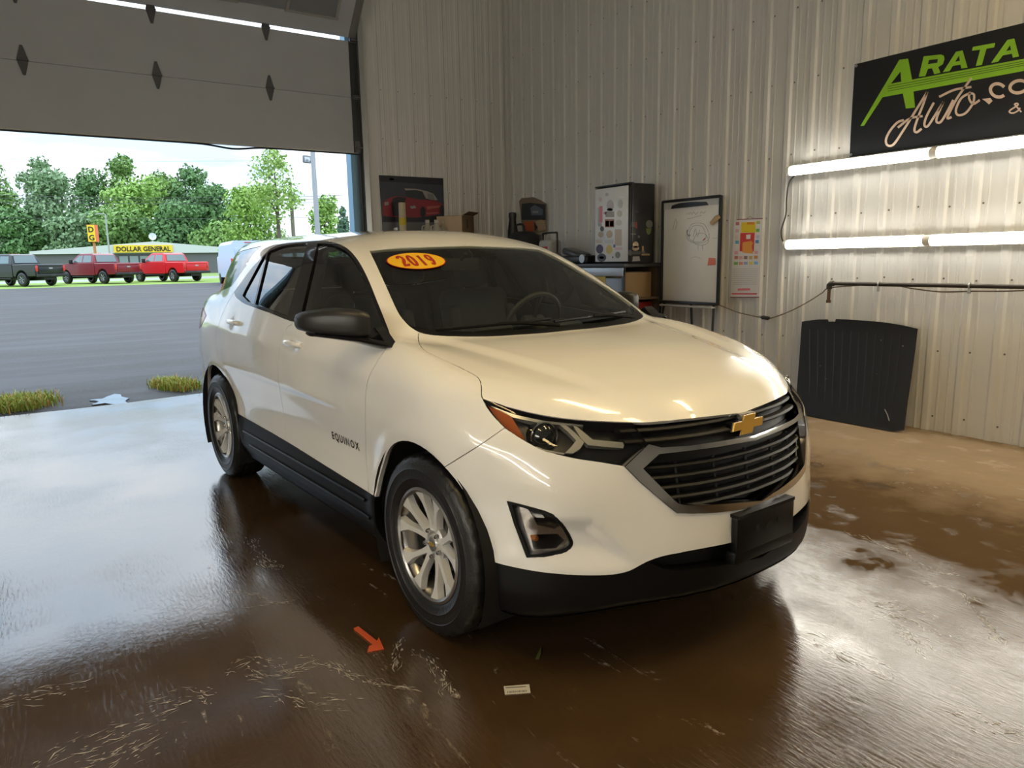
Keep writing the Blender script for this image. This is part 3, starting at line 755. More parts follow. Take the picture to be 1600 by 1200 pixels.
for sg in (-1, 1):
    V = P*[1, -sg, 1]
    if sg > 0: V = spt(-.562 - vx*k, .612 + np.array([p[1] for p in v]), .0035)*[1, -1, 1]
    MB().add(V, f).build('name_badge', CHROME, fdo[0 if sg < 0 else 1], 0, False)
# sticker with the year, on the screen
c0 = ppt([(651, 407.3)], .0)[0]; n0 = nrm(c0[None])[0]
pe = ppt([(606.5, 408), (695.5, 403)], 0); ex = (pe[1]-pe[0])/2; ey = np.cross(n0, ex/np.linalg.norm(ex)); ey /= np.linalg.norm(ey)
pv = ppt([(646, 421), (659, 394)], 0); hh = abs((pv[1]-pv[0]) @ ey)/2
def stick(u, v, off):
    q = c0[None] + np.outer(u, ex) + np.outer(v, ey)*hh
    q = reproject(q, 4); return q + nrm(q)*off
t = np.linspace(0, 2*math.pi, 48, endpoint=False)
def disc(s, off, name, m, par):
    U = [np.array([0.])]; W = [np.array([0.])]
    for r in (.35, .7, 1.0): U.append(r*s*np.cos(t)); W.append(r*s*np.sin(t))
    P = stick(np.concatenate(U), np.concatenate(W), off); n = 48
    f = [(0, 1+k, 1+(k+1) % n) for k in range(n)] + [(1+j*n+k, 1+(j+1)*n+k, 1+(j+1)*n+(k+1) % n, 1+j*n+(k+1) % n) for j in range(2) for k in range(n)]
    return MB().add(P, f).build(name, m, par)
stk = disc(1.0, .0012, 'year_sticker', mat('sticker_red', (.55, .02, .01), .4), car)
disc(.965, .0018, 'sticker_face', mat('sticker_yellow', (.85, .52, .01), .4), stk)
def digit(ch):
    S = {'2': [[(-.8, .55), (-.7, .8), (-.3, 1), (.25, 1), (.65, .75), (.7, .4), (.4, 0), (-.2, -.5), (-.75, -.9), (.8, -.9), (.85, -.6)]],
         '0': [[(.75*math.cos(q), math.sin(q)) for q in np.linspace(0, 2*math.pi, 25)]],
         '1': [[(-.4, .7), (0.05, .95), (.05, -.92)], [(-.4, -.95), (.5, -.95)]],
         '9': [[(.62, .35), (.35, 0), (-.15, -.08), (-.6, .15), (-.7, .5), (-.5, .85), (0, 1), (.45, .85), (.66, .45), (.62, -.2), (.3, -.75), (-.2, -1), (-.65, -.75)]]}
    return S[ch]
tv = []; tf = []
for i, ch in enumerate('2019'):
    for ln in digit(ch):
        ln = [np.array(q) for q in ln]; L_ = []; R2 = []
        for j, q in enumerate(ln):
            d = (ln[min(j+1, len(ln)-1)] - ln[max(j-1, 0)]); d = d/np.linalg.norm(d); nn = np.array([-d[1], d[0]])
            wd = .24 + .20*abs(d[1])
            L_.append(q + nn*wd*[1, .75]); R2.append(q - nn*wd*[1, .75])
        n = len(tv); tv += [((i-1.5)*.32 + q[0]*.118, q[1]*.56) for q in L_ + R2]; m = len(ln)
        tf += [(n+j, n+j+1, n+m+j+1, n+m+j) for j in range(m-1)]
tv = np.array(tv); MB().add(stick(tv[:, 0], tv[:, 1], .0026), tf).build('year_print', mat('print_red', (.42, .015, .01), .45), stk, 0, False)
# wipers
for y0, y1, z0 in ((-.62, -.02, 0), (-.02, .52, 0)):
    def wp(y, zz, off):
        O = np.array([[1.0, -abs(y), zz]]); P = hit(O, np.array([[-1., 0, 0]]), 0, 2.2, 300)[0]; n = nrm(P[None])[0]; P = P + n*off; P[1] = y; return P
    b = MB(); b.tube([wp(y0 + (y1-y0)*k/8, 1.135 + .012*k/8, .012) for k in range(9)], .007, 6)
    wpr = b.build('wiper_blade', BLACKP, car)
    b = MB(); b.tube([wp(y1-.02, 1.115, .02), wp((y0+y1)/2+.1, 1.13, .026), wp((y0+y1)/2, 1.14, .016)], .009, 6); b.build('wiper_arm', BLACKP, wpr)
# ---------------------------------------------------------------- cabin seen through the glass
DASH = mat('dash_plastic', (.014, .014, .015), .6)
b = MB(); b.bbox((-.62, 0, .92), (.42, 1.36, .22), .08, None, 3); b.bbox((-.52, 0, 1.02), (.40, 1.3, .10), .04, None, 3); b.bbox((-.72, .36, 1.05), (.2, .36, .1), .045, None, 3); b.bbox((-.76, 0, 1.02), (.05, .24, .15), .02); b.bbox((-1.1, 0, .62), (.9, .24, .4), .04); b.build('dashboard', DASH, car)
b = MB(); cs = Vector((-.88, .36, 1.075)); ax = Vector((-.9, 0, .42)).normalized(); uu = Vector((0, 1, 0)); ww = ax.cross(uu)
b.tube([cs + (uu*math.cos(q) + ww*math.sin(q))*.185 for q in np.linspace(0, 2*math.pi, 36, endpoint=False)], .014, 8, closed=True)
stw = b.build('steering_wheel', mat('wheel_leather', (.05, .048, .045), .5), car)
b = MB(); b.bbox(cs - ax*.02, (.05, .15, .12), .02, Matrix.Rotation(-.45, 3, 'Y'))
for q in (0, math.pi, -math.pi/2): b.tube([cs, cs + (uu*math.cos(q)+ww*math.sin(q))*.18], .012, 6)
b.build('wheel_hub', DASH, stw)
def seat(y, x, w=.5, heads=1, name='front_seat'):
    s = empty(name, parent=car)
    b = MB(); b.bbox((x+.12, y, .62), (.52, w, .2), .06, Matrix.Rotation(R_(-6), 3, 'Y'), 3); b.build('cushion', SEATM, s)
    b = MB(); b.bbox((x-.22, y, .96), (.15, w*.94, .62), .06, Matrix.Rotation(R_(-16), 3, 'Y'), 3)
    for sg in (-1, 1): b.bbox((x-.17, y+sg*w*.42, .92), (.14, .07, .48), .03, Matrix.Rotation(R_(-16), 3, 'Y'), 3)
    b.build('backrest', SEATM, s)
    for k in range(heads):
        yy = y + (k-(heads-1)/2)*.46
        b = MB(); b.bbox((x-.33, yy, 1.355), (.10, .25, .17), .045, Matrix.Rotation(R_(-10), 3, 'Y'), 3); b.build('headrest', SEATM, s)
        b = MB(); b.cyl((x-.31, yy-.06, 1.2), (x-.325, yy-.06, 1.32), .007, 8); b.cyl((x-.31, yy+.06, 1.2), (x-.325, yy+.06, 1.32), .007, 8); b.build('headrest_post', CHROME, s)
seat(-.37, -1.2); seat(.37, -1.2); seat(0, -2.15, 1.25, 3, 'rear_bench')
b = MB(); b.bbox((-1.06, 0, 1.415), (.03, .24, .065), .012); b.tube([(-1.06, 0, 1.43), (-1.0, 0, 1.47)], .01, 6); b.build('rear_view_mirror', DASH, car)
b = MB(); b.bbox((-1.6, 0, .42), (2.6, 1.5, .04), .01); b.bbox((-3.0, 0, .62), (.9, 1.2, .03), .01); b.build('cabin_floor', LINER, car)
for sg in (-1, 1): b = MB(); b.tube([(-1.35, sg*.78, 1.15), (-1.52, sg*.61, 1.5)], .05, 8); b.build('pillar_trim', LINER, car)
# ---------------------------------------------------------------- room: floor, ribbed metal walls, ceiling, overhead door
XD, YR, YL, XB, ZC = -6.553, 3.946, -6.2, 8.5, 5.6
def nodes(name):
    m = bpy.data.materials.new(name); m.use_nodes = True; MATS[name] = m; nt = m.node_tree
    return m, nt, nt.nodes, nt.links, nt.nodes['Principled BSDF']
def noise_n(N, L, vec, scale, detail=4, rough=.55, dist=0):
    n = N.new('ShaderNodeTexNoise'); n.inputs['Scale'].default_value = scale; n.inputs['Detail'].default_value = detail; n.inputs['Roughness'].default_value = rough; n.inputs['Distortion'].default_value = dist
    L.new(vec, n.inputs['Vector']); return n.outputs['Fac']
def ramp(N, L, fac, stops):
    r = N.new('ShaderNodeValToRGB'); e = r.color_ramp.elements
    while len(e) < len(stops): e.new(.5)
    for q, (pos, c) in zip(e, stops): q.position = pos; q.color = (*c, 1) if not isinstance(c, (int, float)) else (c, c, c, 1)
    L.new(fac, r.inputs[0]); return r.outputs[0]
def math_n(N, L, op, a, b=None, clamp=False):
    n = N.new('ShaderNodeMath'); n.operation = op; n.use_clamp = clamp
    for i, q in enumerate((a, b)):
        if q is None: continue
        if isinstance(q, (int, float)): n.inputs[i].default_value = q
        else: L.new(q, n.inputs[i])
    return n.outputs[0]
def mixc(N, L, fac, a, b):
    n = N.new('ShaderNodeMix'); n.data_type = 'RGBA'
    for i, q in ((0, fac), (6, a), (7, b)):
        if isinstance(q, tuple): n.inputs[i].default_value = (*q, 1)
        elif isinstance(q, (int, float)): n.inputs[i].default_value = q
        else: L.new(q, n.inputs[i])
    return n.outputs[2]
def floor_mat():
    m, nt, N, L, b = nodes('wet_concrete')
    tc = N.new('ShaderNodeTexCoord'); P = tc.outputs['Object']
    sx = N.new('ShaderNodeSeparateXYZ'); L.new(P, sx.inputs[0])
    big = noise_n(N, L, P, .9, 5); med = noise_n(N, L, P, 3.5, 6, .6); fine = noise_n(N, L, P, 28, 6, .65)
    # how wet: soaked in the bay, drying towards the right-hand wall
    wy = N.new('ShaderNodeMapRange'); wy.inputs[1].default_value = 1.5; wy.inputs[2].default_value = 3.3; wy.inputs[3].default_value = 1.0; wy.inputs[4].default_value = 0.0; L.new(sx.outputs[1], wy.inputs[0])
    wet = math_n(N, L, 'ADD', wy.outputs[0], math_n(N, L, 'MULTIPLY', math_n(N, L, 'SUBTRACT', med, .5), .9), True)
    wet = ramp(N, L, wet, [(.25, 0.0), (.7, 1.0)])
    # puddle film against thin scuffed film
    film = ramp(N, L, big, [(.40, 1.0), (.60, 0.0)])
    mp = N.new('ShaderNodeMapping'); mp.inputs['Rotation'].default_value = (0, 0, .5); mp.inputs['Scale'].default_value = (1.0, 5.0, 1); L.new(P, mp.inputs[0])
    streak = noise_n(N, L, mp.outputs[0], 2.6, 8, .7, 1.2)
    foam = ramp(N, L, streak, [(.60, 0.0), (.68, 1.0), (.72, .2)])
    patch = ramp(N, L, noise_n(N, L, P, .55, 2), [(.50, 0.0), (.60, 1.0)])
    foam = math_n(N, L, 'MULTIPLY', math_n(N, L, 'MULTIPLY', foam, patch), ramp(N, L, fine, [(.42, 0.0), (.62, 1.0)]))
    dry = mixc(N, L, med, (.19, .135, .082), (.33, .25, .165)); wetc = mixc(N, L, med, (.036, .021, .010), (.085, .050, .022))
    col = mixc(N, L, wet, dry, wetc); col = mixc(N, L, math_n(N, L, 'MULTIPLY', foam, .5), col, (.62, .58, .52))
    sc = N.new('ShaderNodeMapRange'); sc.inputs[1].default_value = -.2; sc.inputs[2].default_value = 1.6; sc.inputs[3].default_value = 0.0; sc.inputs[4].default_value = .85; L.new(sx.outputs[1], sc.inputs[0])
    scuff = math_n(N, L, 'MULTIPLY', sc.outputs[0], ramp(N, L, med, [(.30, 1.0), (.72, .45)]), True)
    col = mixc(N, L, math_n(N, L, 'MULTIPLY', scuff, .35), col, (.20, .145, .09)); L.new(col, b.inputs['Base Color'])
    ro = ramp(N, L, film, [(0, .16), (1, .035)]); ro = mixc(N, L, scuff, ro, (.36, .36, .36)); ro = mixc(N, L, wet, mixc(N, L, fine, (.42, .42, .42), (.62, .62, .62)), ro); ro = mixc(N, L, foam, ro, (.45, .45, .45))
    L.new(ro, b.inputs['Roughness'])
    b.inputs['IOR'].default_value = 2.15
    L.new(math_n(N, L, 'SUBTRACT', .5, math_n(N, L, 'MULTIPLY', scuff, .92), True), b.inputs['Specular IOR Level'])
    rip = noise_n(N, L, mp.outputs[0], 16, 5, .6, .6)
    hgt = math_n(N, L, 'ADD', math_n(N, L, 'MULTIPLY', math_n(N, L, 'MULTIPLY', rip, .5), math_n(N, L, 'SUBTRACT', 1.15, film)), math_n(N, L, 'MULTIPLY', fine, .15))
    bp = N.new('ShaderNodeBump'); bp.inputs['Strength'].default_value = .22; bp.inputs['Distance'].default_value = .010; L.new(hgt, bp.inputs['Height']); L.new(bp.outputs[0], b.inputs['Normal'])
    return m
FLOOR = floor_mat()
b = MB(); EX = -6.12
n = 40; ys = np.linspace(YL, YR, n)
edge = [(EX - .10*(y + 2.4)/1.9*(1 if y < 2 else 0) + .03*math.sin(y*3.1) - (.2 if y > -.2 else 0), y) for y in ys]
v = [(XB, y, 0) for y in ys] + [(x, y, 0) for x, y in edge] + [(x - .02, y, -.12) for x, y in edge]
b.add(v, [(i, i+1, n+i+1, n+i) for i in range(n-1)] + [(n+i, n+i+1, 2*n+i+1, 2*n+i) for i in range(n-1)])
tag(b.build('floor', FLOOR, None, 30, True), kind='structure')
def wall_mat():
    m, nt, N, L, bs = nodes('ribbed_steel')
    tc = N.new('ShaderNodeTexCoord'); mp = N.new('ShaderNodeMapping'); mp.inputs['Scale'].default_value = (1, 1, .12); L.new(tc.outputs['Object'], mp.inputs[0])
    f = noise_n(N, L, mp.outputs[0], 9, 5, .6)
    L.new(mixc(N, L, f, (.585, .575, .55), (.645, .635, .61)), bs.inputs['Base Color']); bs.inputs['Roughness'].default_value = .55
    return m
WALL = wall_mat()
PITCH = .2386; RIBX = -1.921        # a major rib sits here on the right-hand wall
def rib_profile(k0):
    """(along, proud) over one pitch starting at a rib centre"""
    q = [(-.038, 0), (-.020, .016), (.020, .016), (.038, 0)]
    for c in (PITCH/3 + .004, 2*PITCH/3 - .004): q += [(c-.011, 0), (c-.005, .004), (c+.005, .004), (c+.011, 0)]
    return [(k0 + a, h) for a, h in q]
def sheet(a0, ribs, a_end, z0, z1, fn):
    prof = [(a0, 0)]
    for k in ribs: prof += [p for p in rib_profile(k) if a0 < p[0] < a_end]
    prof += [(a_end, 0)]
    v = [fn(a, h, z0) for a, h in prof] + [fn(a, h, z1) for a, h in prof]; m = len(prof)
    return MB().add(v, [(i, i+1, m+i+1, m+i) for i in range(m-1)])
def ribbed_wall(name, lo, hi, z0, z1, fn, first):
    w = empty(name); tag(w, kind='structure')
    k = math.floor((lo - first)/PITCH/4)*4; x = first + k*PITCH - PITCH/2
    while x < hi:
        a0, a1 = max(x, lo), min(x + 4*PITCH, hi)
        if a1 - a0 > .03: sheet(a0, [x + PITCH/2 + j*PITCH for j in range(4)], a1, z0, z1, fn).build('wall_sheet', WALL, w, 0, False)
        x += 4*PITCH
    return w
wr = ribbed_wall('wall_right', XD, XB, 0, ZC, lambda a, h, z: (a, YR - h, z), RIBX)
wd = ribbed_wall('wall_door', 1.74, YR, 0, ZC, lambda a, h, z: (XD + h, a, z), 1.94)
ribbed_wall('wall_door_left', YL, -3.0, 0, ZC, lambda a, h, z: (XD + h, a, z), -3.2)
ribbed_wall('wall_left', XD, XB, 0, ZC, lambda a, h, z: (a, YL + h, z), -1.9)
ribbed_wall('wall_rear', YL, YR, 0, ZC, lambda a, h, z: (XB - h, a, z), -1.9)
b = MB(); b.box((XD - .10, -.62, (4.50+ZC)/2), (.06, 4.9, ZC-4.50)); tag(b.build('wall_header', WALL, None, 0), kind='structure')
b = MB(); b.box(((XD+XB)/2, (YL+YR)/2, ZC + .05), (XB-XD+.2, YR-YL+.2, .1)); tag(b.build('ceiling', mat('ceiling_white', (.55, .54, .5), .8), None, 0), kind='structure')
# screws of the sheets
SCREW = mat('screw', (.16, .14, .11), .5, .5)
b = MB()
for zi, z in enumerate((.12, .66, 1.22, 1.78, 2.34, 2.98, 3.6, 4.2)):
    for k in range(-19, 20):
        x = RIBX + k*PITCH + .055
        if XD + .05 < x < 2.2: b.lathe([(.0005, .006), (.005, .005), (.0085, .001), (.0085, 0)], 6, 'y', (x, 0, z + .01*((k*7+zi*3) % 5 - 2)/2))
b.v = [(x, YR - .0005 - y, z) for x, y, z in b.v]
tag(b.build('sheet_screws', SCREW, wr, 0), kind='stuff')
b = MB()
for z in (2.35, 3.0, 3.6):
    for k in range(9): b.lathe([(.0005, .005), (.0075, .001), (.0075, 0)], 6, 'x', (XD + .0005, 1.995 + k*PITCH, z))
tag(b.build('sheet_screws', SCREW, wd, 0), kind='stuff')
b = MB(); b.box((XD + .03, YR - .03, ZC/2), (.06, .06, ZC)); tag(b.build('trim_1', WALL, None, 0), kind='structure')     # corner flashing
# ---- overhead door, half raised
DOORM = mat('door_skin', (.40, .41, .425), .55, noise_amt=.06, nscale=3, bump=.04, bscale=120)
DARKST = mat('dark_steel', (.05, .05, .052), .45, .6); GALV = mat('galvanised', (.42, .43, .43), .35, .8)
dr = empty('door_1', loc=(XD, 0, 0)); tag(dr, kind='structure')
Y0, Y1, HS = -2.9, 1.645, .667
def section(z0, tilt=0, windows=()):
    xf = .03; M = Matrix.Rotation(tilt, 3, 'Y')
    T = lambda p: tuple(M @ Vector((p[0], p[1], p[2])) + Vector((xf, 0, z0)))
    b = MB(); h = HS - .008
    ys = [Y0] + [q for w in windows for q in w[:2]] + [Y1]
    cells = []
    if not tilt: b.box((-.0505, (Y0+Y1)/2, h + .004), (.004, Y1-Y0, .03)) if z0 < 3 else None
    if not windows: b.box((-.025, (Y0+Y1)/2, h/2), (.05, Y1-Y0, h))
    else:
        wz0, wz1 = windows[0][2], windows[0][3]
        b.box((-.025, (Y0+Y1)/2, wz0/2), (.05, Y1-Y0, wz0)); b.box((-.025, (Y0+Y1)/2, (wz1+h)/2), (.05, Y1-Y0, h-wz1))
        for i in range(0, len(ys), 2): b.box((-.025, (ys[i]+ys[i+1])/2, (wz0+wz1)/2), (.05, ys[i+1]-ys[i], wz1-wz0))
    b.v = [T(p) for p in b.v]; s = b.build('door_section', DOORM, dr, 0)
    for w in windows:
        f = MB(); y0, y1, a, c = w
        for yc, zc, dy, dz in (((y0+y1)/2, a, y1-y0+.05, .03), ((y0+y1)/2, c, y1-y0+.05, .03), (y0, (a+c)/2, .03, c-a), (y1, (a+c)/2, .03, c-a)): f.box((.004, yc, zc), (.02, dy, dz))
        f.v = [T(p) for p in f.v]; f.build('window_frame', mat('window_rubber', (.30, .29, .27), .5), s, 0)
        g = MB(); g.box((-.025, (y0+y1)/2, (a+c)/2), (.004, y1-y0, c-a)); g.v = [T(p) for p in g.v]; g.build('window_pane', glass('door_pane', (.85, .88, .88)), s, 0)
    f = MB(); f.box((-.02, Y1 + .012, h/2), (.06, .03, h)); f.box((.006, Y1 - .03, h/2), (.008, .07, h)); f.v = [T(p) for p in f.v]; f.build('end_stile', DARKST if not tilt else GALV, s, 0)
    return s, T
s1, T1 = section(2.795); s2, T2 = section(2.795 + HS - .004); s3, T3 = section(2.795 + 2*(HS + .004) + .022, R_(43), [(.80, 1.385, .205, .45), (-.42, .235, .205, .45), (-1.64, -.98, .205, .45)])
HINGE = mat('hinge_steel', (.10, .10, .105), .45, .5)
for T, s, z in ((T1, s1, HS), (T2, s2, HS)):
    for y in (-1.829, -.622, .581):
        b = MB(); b.prism([(-.012, -.14), (.012, -.14), (.045, -.02), (.045, .02), (.012, .14), (-.012, .14), (-.045, .02), (-.045, -.02)], 0, .008, lambda q, w, d: (d, y + q, z + w))
        b.cyl((.012, y - .05, z), (.012, y + .05, z), .011, 8); b.cyl((.004, y, z+.1), (.012, y, z+.1), .006, 6); b.cyl((.004, y, z-.1), (.012, y, z-.1), .006, 6)
        b.v = [T(p) for p in b.v]; b.build('hinge', HINGE, s, 30)
    b = MB(); b.box((.015, Y1 - .01, z), (.02, .09, .05)); b.cyl((.03, Y1-.04, z), (.03, Y1+.08, z), .014, 10); b.v = [T(p) for p in b.v]; b.build('roller_bracket', HINGE, s, 30)
b = MB(); b.box((.01, Y1 - .02, .07), (.03, .07, .14)); b.cyl((.03, Y1-.04, .06), (.03, Y1+.08, .06), .014, 10); b.v = [T1(p) for p in b.v]; b.build('roller_bracket', HINGE, s1, 30)
# bottom seal, sagging near its right end
P = [(0.0, y, 2.787 - (.035*math.exp(-((y-.12)/.22)**2))) for y in np.linspace(Y0, Y1, 60)]
b = MB(); b.tube(P, .011, 8); b.build('bottom_seal', mat('seal_black', (.03, .03, .03), .6), dr)
b = MB(); b.box((.005, (Y0+Y1)/2, 2.797), (.06, Y1-Y0, .012)); b.build('bottom_rail', GALV, dr, 0)
# vertical tracks
for y, sg in ((1.715, 1), (-2.97, -1)):
    b = MB(); b.box((.03, y + .03*sg, 2.2), (.10, .012, 4.4)); b.box((.075, y, 2.2), (.012, .06, 4.4)); b.box((.02, y - .018*sg, 2.2), (.012, .03, 4.4)); b.build('door_track', GALV, dr, 0)
    b = MB(); b.box((-.04, y + .0*sg, 2.45), (.05, .12, 4.9)); b.build('jamb', mat('jamb_brown', (.13, .11, .095), .6), dr, 0)
    b = MB(); b.box((.02, y - .055*sg, 2.2), (.03, .016, 4.4)); b.build('weather_strip', mat('seal_black'), dr, 0)
    b = MB(); b.box((-.13, y - .085*sg, 2.45), (.16, .13, 4.9)); b.build('outer_jamb', mat('blue_cladding', (.22, .42, .58), .5), dr, 0)
    P = [(.05, y, 4.4)] + [(.05 + .35*(1-math.cos(t)), y, 4.4 + .35*math.sin(t)) for t in np.linspace(.1, math.pi/2, 8)] + [(3.4, y, 4.78)]
    b = MB(); b.tube(P, .025, 6); b.build('door_track', GALV, dr, 30)
# ---------------------------------------------------------------- lamps the room has
TUBE_E = mat('tube_diffuser', (.9, .9, .88), .4, emit=(1.0, .96, .85), estr=TUBE_W)
OPP_E = mat('left_tube_diffuser', (.9, .9, .88), .4, emit=(1.0, .95, .82), estr=OPP_W)
def tube_light(a, bb, label, group, fn, em=TUBE_E):
    t = empty('tube_light', label, 'light', fn(a, 0, 0), group=group)
    o = Vector(fn(a, 0, 0)); q = lambda s, d, z: tuple(Vector(fn(s, d, z)) - o)
    MB().tube([q(a + .025, .055, 0), q(bb - .025, .055, 0)], .038, 14).build('diffuser', em, t, 40)
    for s0, s1 in ((a, a + .028), (bb - .028, bb)): MB().tube([q(s0, .055, 0), q(s1, .055, 0)], .041, 14).build('end_cap', mat('cap_white', (.75, .73, .68), .5), t, 40)
    b = MB(); v = []; n = 9
    for s0 in (a + .02, bb - .02):
        for r in (.0405, .044):
            for k in range(n):
                th = R_(-88 + 176*k/(n-1)); v.append(q(s0, .055 - r*math.cos(th), r*math.sin(th)))
    f = [(k, k+1, n+k+1, n+k) for k in range(n-1)] + [(2*n+k, 3*n+k, 3*n+k+1, 2*n+k+1) for k in range(n-1)]
    f += [(n+k, n+k+1, 3*n+k+1, 3*n+k) for k in range(n-1)] + [(k, 2*n+k, 2*n+k+1, k+1) for k in range(n-1)] + [(0, n, 3*n, 2*n), (n-1, 3*n-1, 4*n-1, 2*n-1)]
    b.add(v, f).build('housing', mat('cap_white'), t, 0)
    return t
TL = 1.293
for nm, z in (('upper', 2.184), ('lower', 1.522)):
    for k in range(4):
        lab = ['%s glowing tube light left of its row on the ribbed wall', '%s glowing tube light running past the picture edge on the ribbed wall', '%s third tube light of its row on the ribbed wall', '%s fourth tube light of its row on the ribbed wall'][k] % nm
        tube_light(-1.835 + k*TL, -1.835 + (k+1)*TL, lab, 'wall tube lights', lambda s, d, zz, z=z: (s, YR - .02 - d, z + zz))
for nm, z in (('upper', 2.184), ('lower', 1.522)):
    for k in range(5):
        tube_light(-.9 + k*TL, -.9 + (k+1)*TL, '%s tube light from the door on the %s row of the left wall' % (('first', 'second', 'third', 'fourth', 'fifth')[k], nm), 'opposite wall tube lights', lambda s, d, zz, z=z: (s, YL + .02 + d, z + zz), OPP_E)
CEIL_E = mat('ceiling_diffuser', (.9, .9, .88), .4, emit=WARM, estr=CEIL_W)
for i, (x, y, nm) in enumerate(((.7, -2.6, 'left of the bay'), (.7, .2, 'over the middle of the bay'), (.7, 2.6, 'beside the right wall'), (2.4, -2.6, 'in the rear left corner'), (2.4, .2, 'in the rear middle'), (2.4, 2.6, 'in the rear right corner'))):
    t = empty('ceiling_light', 'hanging strip light %s' % nm, 'light', (x, y, 4.3), group='ceiling strip lights')
    b = MB(); b.bbox((0, 0, .05), (1.3, .3, .08), .02); b.build('housing', mat('cap_white'), t)
    for c, d in (((0, .145, -.05), (1.3, .01, .12)), ((0, -.145, -.05), (1.3, .01, .12)), ((.645, 0, -.05), (.01, .3, .12)), ((-.645, 0, -.05), (.01, .3, .12))): b = MB(); b.box(c, d); b.build('cutoff_skirt', mat('skirt_dark', (.12, .12, .12), .6), t, 0)  # unseen dark skirts added to keep the strips' light off the upper wall
    b = MB(); b.bbox((0, 0, -.005), (1.25, .26, .03), .01); b.build('diffuser', CEIL_E, t)
    for sx in (-.5, .5): b = MB(); b.cyl((sx, 0, .08), (sx, 0, ZC - 4.3), .006, 6); b.build('hanger', DARKST, t)
# ---------------------------------------------------------------- things in the workshop
_CO = np.array(CAM_POS); _MW = np.array([np.array(_r), -np.array(_u), np.array(_f)])
def onplane(u, v, n, d):
    """point of the plane n.p = d seen at photo pixel (u, v)"""
    r = np.array([(u-800)/FPX, (v-600)/FPX, 1]) @ _MW; n = np.array(n, float); t = (d - _CO @ n)/(r @ n); return _CO + t*r
def onY(u, v, y): return onplane(u, v, (0, 1, 0), y)
def onX(u, v, x): return onplane(u, v, (1, 0, 0), x)
def onZ(u, v, z=0.): return onplane(u, v, (0, 0, 1), z)
def flat(polys, name, m, parent, fn, off=0., thick=.0008):
    """flat print: polygons (photo pixels) laid on the surface fn(u, v, off)"""
    b = MB()
    for pg in polys:
        n = len(pg); b.add([fn(u, v, off) for u, v in pg] + [fn(u, v, off - thick) for u, v in pg], [tuple(range(n)), tuple(range(n, 2*n))[::-1]] + [(i, n+i, n+(i+1) % n, (i+1) % n) for i in range(n)])
    return b.build(name, m, parent, 0)
def ribbon(pts, w, n=5):
    """stroke as quads in 2D"""
    pts = [np.array(p) for p in catmull(pts, n)]; q = []
    L_, R2 = [], []
    for j, p in enumerate(pts):
        d = pts[min(j+1, len(pts)-1)] - pts[max(j-1, 0)]; d = d/max(np.linalg.norm(d), 1e-9); nn = np.array([-d[1], d[0]])
        L_.append(p + nn*w/2); R2.append(p - nn*w/2)
    return [[tuple(L_[j]), tuple(L_[j+1]), tuple(R2[j+1]), tuple(R2[j])] for j in range(len(pts)-1)]
# ---- banner
YB = YR - .030
ban = empty('banner', 'black vinyl banner with green lettering above the upper tube lights', 'banner', (-1.27, YB, 2.24))
bo = np.array([-1.27, YB, 2.24])
b = MB(); nx = 24; v = []
for j, z in enumerate((2.243, 2.43, 2.62, 2.80, 2.992)):
    for i in range(nx+1):
        x = -1.272 + 2.44*i/nx; v.append((x + 1.27 + (.004 if j == 0 and i == 0 else 0), -.003*math.sin(i*1.7)*math.sin(j), z - 2.24))
b.add(v, [(j*(nx+1)+i, j*(nx+1)+i+1, (j+1)*(nx+1)+i+1, (j+1)*(nx+1)+i) for j in range(4) for i in range(nx)])
for i in range(len(v)): b.v.append((v[i][0], v[i][1]+.002, v[i][2]))
b.build('vinyl', mat('banner_black', (.010, .011, .013), .38), ban, 60, False)
def bn(u, v, off): 
    p = onY(1270 + u*.20625, 20 + v*.20625, YB - .0045 + 0) - bo; return (p[0], p[1] - off, p[2])
GREEN = mat('banner_green', (.22, .46, .02), .45); BEIGE = mat('banner_beige', (.55, .42, .34), .45); BBLK = mat('banner_black')
il = flat([[(360, 858), (388, 855), (528, 640), (585, 545), (668, 440), (690, 352), (655, 356), (560, 520), (500, 620)]], 'initial_letter', GREEN, ban, bn)
flat([[(655, 356), (722, 347), (755, 520), (775, 718), (705, 725), (680, 600), (668, 500), (664, 420)]], 'letter_stem', GREEN, il, bn, .0010)
flat([[(575, 540), (1000, 460), (1600, 348), (2100, 254), (2100, 340), (1600, 440), (1000, 552), (528, 640)]], 'swoosh', GREEN, ban, bn, .0006)
flat([[(570, 556+k), (1600, 364+k*.85), (2100, 271+k*.8), (2100, 275+k*.8), (1600, 369+k*.85), (567, 561+k)] for k in (0, 18, 36)], 'swoosh_lines', mat('banner_green_dark', (.05, .11, .01), .45), ban, bn, .0012)
for pg, hole in (([(803, 485), (840, 330), (970, 316), (992, 325), (998, 350), (985, 390), (950, 412), (967, 455), (920, 465), (903, 420), (872, 425), (852, 480)], [(880, 358), (948, 350), (943, 378), (873, 390)]),
                 ([(985, 450), (1085, 295), (1135, 285), (1172, 415), (1125, 422), (1118, 393), (1060, 403), (1036, 442)], [(1080, 370), (1108, 325), (1114, 364)]),
                 ([(1205, 287), (1213, 258), (1382, 228), (1374, 262), (1316, 272), (1281, 395), (1235, 403), (1268, 280)], None),
                 ([(1350, 380), (1475, 205), (1527, 195), (1562, 330), (1515, 340), (1508, 310), (1440, 323), (1404, 370)], [(1466, 290), (1495, 245), (1502, 282)])):
    l = flat([pg], 'letter', GREEN, ban, bn, .0006)
    if hole: flat([hole], 'letter_counter', BBLK, l, bn, .0012)
S = []
